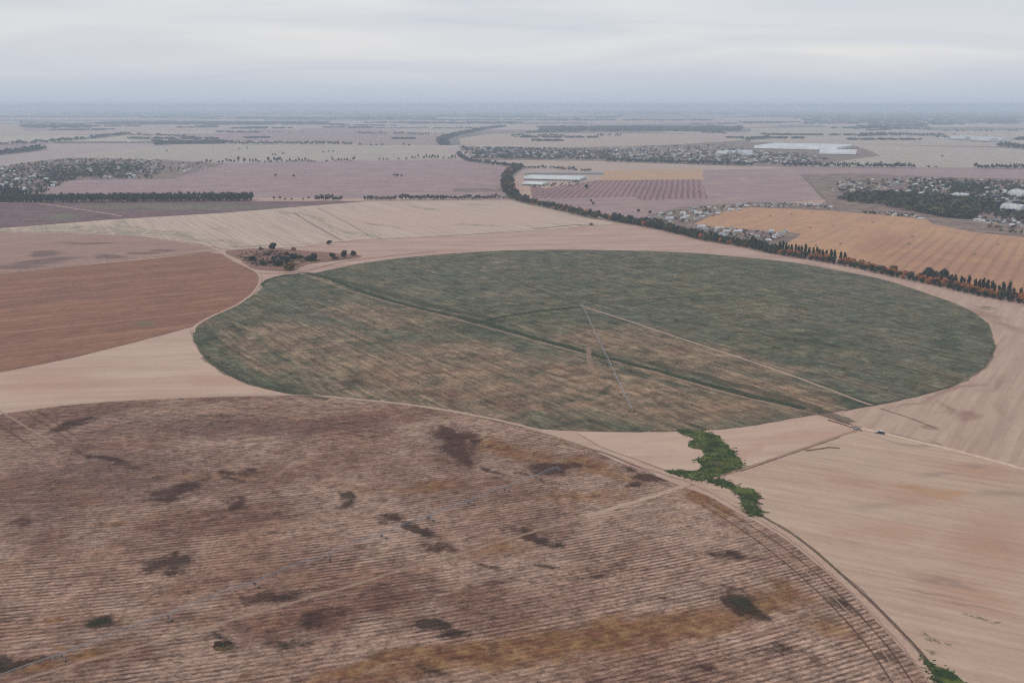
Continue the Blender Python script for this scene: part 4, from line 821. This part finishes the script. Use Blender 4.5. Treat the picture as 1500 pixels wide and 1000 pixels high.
# ------------------------------------------------------------------ buildings
def plain(name, c, rough=.7, sc=.4, var=.75):
    t = T(name, rough); P = t.n('TexCoord').outputs['Object']; t.col(t.mix(t.ramp(t.noise(P, sc, 4, .6), .3, .7), tuple(v*var for v in c[:3])+(1,), c)); return t.m
M_wall = [plain('whitewashed_wall', (.55, .53, .50, 1)), plain('cream_wall', (.58, .52, .42, 1)), plain('brick_wall', (.34, .22, .17, 1))]
M_roof = {'white': plain('pale_metal_roof', (.60, .61, .63, 1), .5, .15, .6), 'grey': plain('grey_slate_roof', (.34, .35, .37, 1)), 'brown': plain('brown_tiled_roof', (.20, .11, .09, 1)), 'blue': plain('blue_metal_roof', (.12, .17, .28, 1), .5)}
M_dark = plain('dark_window_glass', (.04, .05, .06, 1), .2); M_greyc = plain('grey_concrete', (.4, .4, .39, 1))
def house_mesh(L, W_, h, rh, v):
    w = MB().box((0, 0, h/2), (L, W_, h)); n = len(w.V)
    for s in (-1, 1): w.add([(s*(L/2-.01), -W_/2, h), (s*(L/2-.01), W_/2, h), (s*(L/2-.01), 0, h+rh)], [(0, 1, 2)])
    r = MB(); o = .5; e = .12
    for s in (-1, 1):
        y1 = s*(W_/2+o); z1 = h-rh*o/(W_/2); A = [(-L/2-o, y1, z1), (L/2+o, y1, z1), (L/2+o, 0, h+rh), (-L/2-o, 0, h+rh)]
        r.add(A+[(a, b, c+e) for a, b, c in A], [(0, 1, 2, 3), (4, 5, 6, 7), (0, 1, 5, 4), (1, 2, 6, 5), (3, 0, 4, 7)])
    win = MB()
    for s in (-1, 1):
        for k in range(3): win.box((-L/3+k*L/3, s*(W_/2+.02), h*.55), (1.2, .06, 1.3))
    return w, r, win, MB().box((L*.2, W_*.12, h+rh+.1), (.6, .6, 1.3))
HP = []
for v, (L, W_, h, rh) in enumerate(((11, 8, 3.0, 2.6), (9, 7, 2.8, 2.2), (14, 9, 3.2, 2.8), (8, 8, 4.6, 2.4))):
    w, r, wi, ch = house_mesh(L, W_, h, rh, v); HP.append((w, r, wi, ch, L, W_))
HM = {}
def house(x, y, rz, roofc, wi_, v, label, group=None, s=1.0, full=True):
    key = (roofc, wi_, v)
    if key not in HM:
        w, r, wn, ch = HP[v][:4]; HM[key] = [mesh('wall', w.V, w.F, M_wall[wi_]), mesh('roof', r.V, r.F, M_roof[roofc]), mesh('windows', wn.V, wn.F, M_dark), mesh('chimney', ch.V, ch.F, M_wall[2])]
    m = HM[key]; e = bpy.data.objects.new('house', None); COL.objects.link(e); e.location = (x, y, 0); e.rotation_euler[2] = rz; e.scale = (s, s, s)
    tag(e, label, 'house', group); link('wall', m[0], e); ro = link('roof', m[1], e)
    if full: link('window_row', m[2], e); link('chimney', m[3], ro)
    return e
hr = random.Random(21); placed = []
def houses(poly, n, where, rz0, full, mind=14, roofs=('white', 'white', 'grey', 'grey', 'brown'), s=1.0, spread=.3):
    k = 0; tries = 0; xs = [p[0] for p in poly]; ys = [p[1] for p in poly]
    while k < n and tries < 20000:
        tries += 1; q = (hr.uniform(min(xs), max(xs)), hr.uniform(min(ys), max(ys)))
        if not inside(q, poly): continue
        x, y = G(*q)
        if any((x-a)**2+(y-b)**2 < mind**2 for a, b in placed): continue
        placed.append((x, y)); c = hr.choice(roofs); w = hr.choice((0, 0, 1, 2)); v = hr.randrange(4)
        cn = {'white': 'pale-roofed', 'grey': 'grey-roofed', 'brown': 'brown-roofed', 'blue': 'blue-roofed'}[c]; wn = ('white', 'cream', 'brick')[w]
        house(x, y, rz0+hr.choice((0, math.pi/2))+hr.uniform(-spread, spread), c, w, v, f'{cn} house with {wn} walls {where}', f'{cn} {wn} houses {where}', s*hr.uniform(.65, 1.0), full); k += 1
# hand-placed houses of the two strips nearest the camera
NEARH = [(1053, 337, 2, 'white', 'long white house at the left end of the lower strip of houses', .15), (1063, 341, 0, 'white', 'white house beside the long one in the lower strip', .3), (1048, 341, 1, 'grey', 'small grey house right above the belt in the lower strip', .6),
 (1080, 341, 2, 'white', 'white farmhouse in the middle of the lower strip', .1), (1070, 336, 1, 'grey', 'small grey house behind the middle of the lower strip', 1.2), (1027, 334, 2, 'white', 'white house at the point of the ochre field', .2), (1015, 338, 1, 'white', 'small white shed-like house left of the ochre point', 1.0),
 (1129, 342, 3, 'white', 'tall white square house right of the gap in the lower strip', .1), (1140, 344, 1, 'white', 'white gabled house pair, left one, at right end of lower strip', 1.4), (1149, 341, 0, 'grey', 'grey gabled house at the right end of the lower strip', .9), (1125, 354, 1, 'white', 'lone white house just behind the belt trees', .0),
 (980, 322, 2, 'white', 'white house with wide gable at left of the upper strip', .2), (1005, 319, 0, 'white', 'white house in the upper strip below the row of sheds', .1), (981, 315, 1, 'white', 'small white house top left of the upper strip', .8), (1017, 311, 1, 'white', 'white house at the back of the upper strip', .7),
 (1022, 314, 2, 'white', 'long white house at the centre of the upper strip', .1), (1035, 313, 1, 'grey', 'grey house right of the long white one', 1.0), (1000, 314, 0, 'white', 'white house between the small ones of the upper strip', .2), (1070, 309, 0, 'white', 'white house above the ochre field point', .1), (1082, 308, 1, 'white', 'small white house close to the ochre field edge', .4)]
for px, py, v, c, lab, rz in NEARH:
    x, y = G(px, py); placed.append((x, y)); house(x, y, rz, c, 0, v, lab, None, 1.0)
houses(V_T, 14, 'in the lower strip behind the tree belt', .2, True, 13)
houses(V_S, 46, 'in the upper strip along the ochre field edge', .1, True, 15)
houses([(1100, 300), (1190, 300), (1220, 306), (1100, 303)], 12, 'in the row on the far edge of the ochre field', .0, True, 13, ('white', 'white', 'grey'))
houses([(1300, 314), (1352, 318), (1350, 323), (1300, 317)], 5, 'on the ochre field edge below the village wood', .1, True, 16, ('white',))
houses([(1408, 316), (1520, 325), (1520, 338), (1420, 326)], 22, 'in the row right of the village wood', .1, True, 18, ('white', 'grey', 'white', 'blue'))
houses([(1212, 268), (1330, 262), (1340, 285), (1250, 287), (1215, 280)], 42, 'in the left part of the far-right village', .2, False, 22)
houses([(1330, 262), (1520, 268), (1520, 312), (1475, 305), (1440, 292), (1340, 286)], 60, 'in the right part of the far-right village', .2, False, 22, ('white', 'white', 'grey', 'brown', 'blue'), 1.15)
houses(V_L, 75, 'in the village near the left edge', .3, False, 26, ('white', 'white', 'grey', 'brown', 'grey'), 1.15)
# the rest of the houses, beyond the 300 nearest
class Far:
    V = []; F = []; M = []
fr_ = random.Random(5)
def farhouses(poly, n, s=1.2):
    k = 0; xs = [p[0] for p in poly]; ys = [p[1] for p in poly]
    while k < n:
        q = (fr_.uniform(min(xs), max(xs)), fr_.uniform(min(ys), max(ys)))
        if not inside(q, poly): continue
        x, y = G(*q); w, r, wn, ch, L, W_ = HP[fr_.randrange(4)]; a = fr_.uniform(-.3, .5)+fr_.choice((0, 1.57)); ca, sa = math.cos(a)*s, math.sin(a)*s
        for m, mi in ((w, 0), (r, fr_.choice((1, 1, 2, 3)))):
            b = len(Far.V); Far.V += [(x+u*ca-v*sa, y+u*sa+v*ca, z*s) for u, v, z in m.V]; Far.F += [tuple(i+b for i in f) for f in m.F]; Far.M += [mi]*len(m.F)
        k += 1
farhouses(V_M, 330, 1.25); farhouses(V_L, 70); farhouses([(1380, 197), (1450, 198), (1450, 207), (1380, 204)], 24, 2.0); farhouses([(300, 207), (215, 212), (150, 212), (250, 205)], 18, 1.6); farhouses([(1110, 176), (1250, 176), (1330, 184), (1130, 184)], 60, 2.2); farhouses([(250, 240), (335, 240), (330, 246), (255, 255)], 16, 1.0)
farhouses([(1280, 262), (1500, 265), (1500, 300), (1340, 286)], 60, 1.0)
me = mesh('distant_houses', Far.V, Far.F, [M_wall[0], M_roof['white'], M_roof['grey'], M_roof['brown']]); me.polygons.foreach_set('material_index', Far.M)
tag(link('distant_houses', me), 'the many further houses of the far villages, beyond the nearest ones', 'houses', kind='stuff')
# big sheds and greenhouses
def empty(name, x, y, rz, label, cat, group=None):
    e = bpy.data.objects.new(name, None); COL.objects.link(e); e.location = (x, y, 0); e.rotation_euler[2] = rz; return tag(e, label, cat, group)
M_film = plain('white_greenhouse_film', (.66, .68, .68, 1), .4, .03, .75)
def bays(name, p0, p1, depth, nb, h, label, cat, roofm=M_film, wallm=M_greyc, group=None):
    """long building between two ground pixels, its roof in nb ridged bays running the length"""
    a, b = np.array(G(*p0)), np.array(G(*p1)); L = np.linalg.norm(b-a); e = empty(name, a[0], a[1], math.atan2(b[1]-a[1], b[0]-a[0]), label, cat, group); w = depth/nb
    MB().box((L/2, depth/2, h/2), (L, depth, h)).build('wall', wallm, e)
    for k in range(nb):
        m = MB(); y0 = k*w+.05; Q = [(y0+w*(1-math.cos(math.pi*i/6))/2*.99, h+.05+math.sin(math.pi*i/6)*w*.28) for i in range(7)]
        V = [(x, y, z) for x in (-.3, L+.3) for y, z in Q]
        m.add(V, [(i, i+1, i+8, i+7) for i in range(6)]+[tuple(range(7))[::-1], tuple(range(7, 14))]); m.build('roof', roofm, e)
    d = MB()
    d.box((L/2, -.04, h*.5), (L-4, .1, h*.35))
    o = d.build('window_row', M_dark, e); o['kind'] = 'stuff' if False else 'part' ; del o['kind']
    return e
bays('greenhouse', (767, 264), (849, 266), 95, 5, 5, 'large white greenhouse of several bays left of the ochre plot', 'greenhouse')
bays('greenhouse', (764, 272), (795, 273), 55, 4, 5, 'small white greenhouse in front of the large one, near the belt bend', 'greenhouse')
bays('long_barn', (768, 256), (884, 256), 16, 1, 4, 'very long grey barn behind the large white greenhouse', 'barn', M_roof['grey'])
bays('greenhouse', (1104, 219), (1225, 222), 420, 9, 7, 'huge white greenhouse block beyond the middle village', 'greenhouse')
bays('greenhouse', (1200, 227), (1254, 228), 190, 4, 6, 'smaller white greenhouse block in front right of the huge one', 'greenhouse')
bays('white_shed', (1088, 229), (1102, 229), 120, 2, 7, 'white flat shed at the right part of the middle village', 'shed', M_roof['white'])
bays('white_shed', (1048, 227), (1064, 228), 90, 2, 7, 'white shed left of the flat shed in the middle village', 'shed', M_roof['white'])
bays('white_shed', (1464, 309), (1493, 312), 34, 1, 7, 'large white-roofed hall with a dark tree before it at the right edge', 'hall', M_roof['white'])
plant('round', 'dark', *G(1477, 314), 1.25, 'round dark tree in front of the large white-roofed hall')
bays('white_shed', (1475, 287), (1494, 292), 40, 1, 7, 'bright white oblong hall in the right village', 'hall', M_roof['white'])
bays('long_house', (1395, 290), (1420, 290), 16, 1, 6, 'long white two-storey block amid the village trees', 'block', M_roof['white'], M_wall[0])
bays('white_shed', (1390, 205), (1412, 206), 120, 2, 9, 'left one of the white sheds on the far right plain', 'shed', M_roof['white'])
bays('white_shed', (1420, 207), (1448, 209), 140, 2, 9, 'right one of the white sheds on the far right plain', 'shed', M_roof['white'])
# garden fences
def fence(p0, p1, label, m=None, h=1.8):
    a, b = np.array(G(*p0)), np.array(G(*p1)); L = np.linalg.norm(b-a); e = empty('fence', a[0], a[1], math.atan2(b[1]-a[1], b[0]-a[0]), label, 'fence')
    MB().box((L/2, 0, h/2+.1), (L, .12, h)).build('panel', m or M_wall[0], e); k = 0
    while k*6 < L and k < 60: MB().box((k*6, .16, h/2+.1), (.2, .2, h+.2)).build('post', M_greyc, e); k += 1
fence((1319, 316), (1356, 320), 'white fence along the ochre field edge'); fence((1425, 324), (1470, 329), 'white fence along plots right of the village wood'); fence((945, 325), (985, 324), 'pale fence by the houses nearest the belt', M_greyc); fence((1395, 322), (1440, 323), 'grey fence at the foot of the village wood', M_greyc)
# ------------------------------------------------------------------ irrigation machines
M_pipe = plain('galvanised_pipe', (.31, .32, .35, 1), .45, .3, .8); M_tyre = plain('black_tyre', (.03, .03, .03, 1))
def wheel(parent, x, y, r=.75):
    w = MB(); n = 14
    for i in range(n):
        a0, a1 = 2*math.pi*i/n, 2*math.pi*(i+1)/n
        w.tube((x+math.cos(a0)*r*.8, y, r+math.sin(a0)*r*.8), (x+math.cos(a1)*r*.8, y, r+math.sin(a1)*r*.8), r*.22, n=5, cap=False)
    t = w.build('tyre', M_tyre, parent); MB().tube((x, y-.12, r), (x, y+.12, r), r*.5, n=10).build('rim', M_pipe, parent)
def pivot_machine(pts, label, hub=True, h=3.6, rad=.14):
    P = [np.array(G(*p)) for p in pts]; a, b = P[0], P[-1]; ang = math.atan2((b-a)[1], (b-a)[0]); e = empty('irrigation_machine', a[0], a[1], ang, label, 'irrigator')
    D_ = [float((p-a)@((b-a)/np.linalg.norm(b-a))) for p in P]
    if hub:
        m = MB()
        for sx in (-1.6, 1.6):
            for sy in (-1.6, 1.6): m.tube((sx, sy, 0), (sx*.2, sy*.2, h+1.0), .12)
        m.tube((0, 0, 0), (0, 0, h+1.2), .16); m.box((0, 0, .15), (4, 4, .3)); m.build('pivot_tower', M_pipe, e); MB().box((1.0, .9, 1.5), (.8, .5, 1.4)).build('control_box', M_wall[0], e)
    for x0, x1 in zip(D_, D_[1:]):
        m = MB(); n = 10; hz = lambda u: h+.9*math.sin(math.pi*u)
        for i in range(n):
            u0, u1 = i/n, (i+1)/n; xa, xb = x0+(x1-x0)*u0, x0+(x1-x0)*u1; m.tube((xa, 0, hz(u0)), (xb, 0, hz(u1)), rad, cap=False)
            # trussing under the pipe
            if 0 < i: 
                for s in (-1, 1): m.tube((xa, 0, hz(u0)), (xa, s*.8, hz(u0)-1.0-.25*math.sin(math.pi*u0)), .045, n=4)
                m.tube((xa, -.8, hz(u0)-1.0-.25*math.sin(math.pi*u0)), (xa, .8, hz(u0)-1.0-.25*math.sin(math.pi*u0)), .04, n=4)
            for s in (-1, 1):
                za = (hz(u0)-1.0-.25*math.sin(math.pi*u0)) if i else h; zb = (hz(u1)-1.0-.25*math.sin(math.pi*u1)) if i < n-1 else h
                m.tube((xa, s*.8 if i else 0, za), (xb, s*.8 if i < n-1 else 0, zb), .045, n=4, cap=False)
        m.build('pipe_span', M_pipe, e)
        for k in range(0): pass
        tw = MB()
        for s in (-1, 1): tw.tube((x1, s*1.9, .9), (x1, 0, h), .07, n=5)
        tw.tube((x1, -2.1, .85), (x1, 2.1, .85), .09, n=5); tw.tube((x1, -1.1, 2.0), (x1, 1.1, 2.0), .05, n=4)
        t = tw.build('drive_tower', M_pipe, e)
        for s in (-1, 1): wheel_under(t, x1, s*2.1)
    return e
def wheel_under(t, x, y):
    # the tower rolls across its own pipe: wheels in line with the direction of travel
    w = MB(); n = 12; r = .7
    for i in range(n):
        a0, a1 = 2*math.pi*i/n, 2*math.pi*(i+1)/n
        w.tube((x, y+math.cos(a0)*r*.8, r+math.sin(a0)*r*.8), (x, y+math.cos(a1)*r*.8, r+math.sin(a1)*r*.8), .16, n=5, cap=False)
    w.tube((x-.1, y, r), (x+.1, y, r), r*.5, n=8); w.build('wheel', M_tyre, t)
pv = [(852, 449+((600-449)*k/11)) for k in range(12)]
a0, b0 = np.array(G(852, 449)), np.array(G(925, 604))
def pxl(p): return topx(p[0], p[1])
pivot_machine([pxl(a0+(b0-a0)*k/9) for k in range(10)], 'long wheeled irrigation pipe reaching down from the middle of the green circle', rad=.24, h=3.4)
a0, b0 = np.array(G(94, 967)), np.array(G(818, 691)); L0 = b0-a0
pivot_machine([pxl(a0+L0*k) for k in (-.42, -.28, -.14, 0, .153, .297, .43, .548, .655, .755, .85, .94, 1.0)], 'long irrigation pipe on wheeled towers crossing the furrowed brown field', rad=.15)
# ------------------------------------------------------------------ small things
def car(px, py, rz):
    x, y = G(px, py); e = empty('parked_car', x, y, rz, 'dark car with a pale roof parked by the track junction', 'car'); paint = plain('dark_blue_paint', (.035, .045, .075, 1), .3); wt = plain('white_paint', (.75, .76, .78, 1), .35)
    prof = [(-2.3, .35), (-2.35, .95), (-1.2, 1.05), (1.0, 1.05), (2.1, .88), (2.3, .6), (2.25, .35)]; cab = [(-1.5, 1.05), (-1.15, 1.72), (.35, 1.75), (1.15, 1.05)]
    def ext(pf, w0, w1):
        n = len(pf); V = [(a, s*(w0 if b < 1.2 else w1), b) for s in (-1, 1) for a, b in pf]
        return V, [tuple(range(n))[::-1], tuple(range(n, 2*n))]+[(i, (i+1) % n, n+(i+1) % n, n+i) for i in range(n)]
    b = MB(); b.add(*ext(prof, .92, .9)); b.build('body', paint, e); c = MB(); c.add(*ext(cab, .86, .68)); c.build('cabin', M_dark, e); MB().box((-.4, 0, 1.79), (1.7, 1.4, .08)).build('roof', wt, e); MB().box((1.62, 0, 1.0), (1.1, 1.7, .05)).build('bonnet', wt, e)
    for sx in (-1.4, 1.45):
        for sy in (-.86, .86): MB().tube((sx, sy-.12, .33), (sx, sy+.12, .33), .34, n=14).build('wheel', M_tyre, e)
    for sy in (-.6, .6): MB().box((2.28, sy, .72), (.08, .35, .16)).build('headlight', wt, e)
    e.scale = (1.3, 1.3, 1.3)
car(1289, 635, 2.6)
e = empty('supply_pipe', *G(1213, 616), gdir(1213, 616, 1243, 625), 'rusty supply pipe lying along the ditch left of the junction', 'pipe'); Lp = math.dist(G(1213, 616), G(1243, 625))
MR = plain('rusty_steel', (.14, .075, .055, 1)); m = MB(); m.tube((0, 0, .6), (Lp, 0, .6), .45, n=10)
m.build('pipe', MR, e)
for k in range(6): MB().box((Lp*(k+.3)/6, 0, .12), (.5, 1.4, .24)).build('support', M_greyc, e)
e = empty('pipe_bend', *G(1246, 627), gdir(1243, 625, 1258, 630), 'grey arched pipe bend at the end of the rusty supply pipe', 'pipe'); m = MB(); Q = [(-1, 0, .5), (1.5, 0, 1.6), (4, 0, 2.2), (6.5, 0, 1.8), (9, 0, .5)]
for a_, b_ in zip(Q, Q[1:]): m.tube(a_, b_, .3, n=8)
m.build('pipe', plain('dark_grey_steel', (.10, .10, .13, 1), .5), e); MB().box((4, 0, .5), (3.2, 2.0, 1.0), taper=.8).build('pump_housing', plain('grey_pump_paint', (.16, .16, .2, 1)), e)
def mound(name, px, py, w, h, m, label, group=None, cat='heap', seed=0):
    r = np.random.RandomState(seed); x, y = G(px, py); V, Fc = [], []; n = 12; R = 4
    for j in range(R+1):
        for i in range(n):
            k = 1-j/R; a = 2*math.pi*i/n; q = w/2*(k if j < R else .05)*(1+.25*r.rand()); V.append((math.cos(a)*q, math.sin(a)*q*.8, (h*(1-k*k)*(1+.2*r.rand())) if j else -.1))
    for j in range(R):
        for i in range(n): Fc.append((j*n+i, j*n+(i+1) % n, (j+1)*n+(i+1) % n, (j+1)*n+i))
    Fc.append(tuple(range(R*n, R*n+n))); return tag(link(name, mesh(name, V, Fc, m), None, (x, y, 0), r.rand()*3), label, cat, group)
M_straw = simple('dry_straw_heap', (.16, .11, .08, 1), (.22, .15, .1, 1), 0, 4, 1, speck=.5)
for i, (px, py, lab) in enumerate(((1128, 317, 'topmost left straw heap on the ochre field'), (1159, 314, 'straw heap next right of the topmost left one'), (1190, 312, 'straw heap near the far edge row of houses'), (1187, 334, 'straw heap right of the notch in the ochre field'), (1221, 331, 'straw heap in the middle of the ochre field'), (1279, 326, 'largest dark straw heap on the upper ochre field'), (1231, 358, 'straw heap above the poplars of the belt'), (1195, 360, 'straw heap nearest the notch corner'), (1331, 358, 'dark straw heap where the faint rows begin'), (1336, 347, 'straw heap just above the dark one on the rows'), (1428, 373, 'straw heap among the right rows'), (1462, 359, 'straw heap far right on the rows'), (1480, 413, 'straw heap closest to the belt at the right'))):
    mound('straw_heap', px, py, 9 if 'arge' in lab or 'dark' in lab else 6, 2.0, M_straw, lab, 'straw heaps on the ochre field', seed=i)
M_brush = simple('dead_brush', (.07, .045, .025, 1), (.12, .08, .04, 1), 0, 2, 1, speck=.6)
mound('brush_heap', 327, 947, 10, 1.2, M_brush, 'brown brush heap beside the pale stone in the furrowed field', seed=40)
plant('bush', 'brown', *G(320, 946), .7, 'low dry shrub on the left of the brush heap'); plant('bush', 'brown', *G(334, 945), .6, 'dry brown shrub on the right of the brush heap'); plant('bush', 'green', *G(327, 948), .55, 'small green shrub in front of the brush heap')
mound('stone', 319, 944, 2.4, 2.2, plain('pale_stone', (.6, .55, .48, 1)), 'pale stone standing at the left of the brush heap', cat='stone', seed=41)
def mast(px, py, h, label):
    x, y = G(px, py); e = empty('utility_pole', x, y, 0, label, 'pole'); MB().tube((0, 0, 0), (0, 0, h), .3, .18).build('pole', M_greyc, e); MB().box((0, 0, h-1), (3, .2, .2)).build('crossarm', M_greyc, e)
for px, py, h in ((563, 175, 30),): pass
# ------------------------------------------------------------------ haze
def haze():
    bx = MB().box((0, 0, 122), (190000, 190000, 246))
    m = bpy.data.materials.new('haze'); m.use_nodes = True; nt = m.node_tree; nt.nodes.clear()
    o = nt.nodes.new('ShaderNodeOutputMaterial'); v = nt.nodes.new('ShaderNodeVolumePrincipled')
    v.inputs['Color'].default_value = (.70, .845, 1.0, 1); v.inputs['Density'].default_value = HAZE; v.inputs['Anisotropy'].default_value = .0
    nt.links.new(v.outputs[0], o.inputs['Volume'])
    ob = bx.build('haze', m); tag(ob, kind='stuff')
HAZE = 8.5e-5
haze()
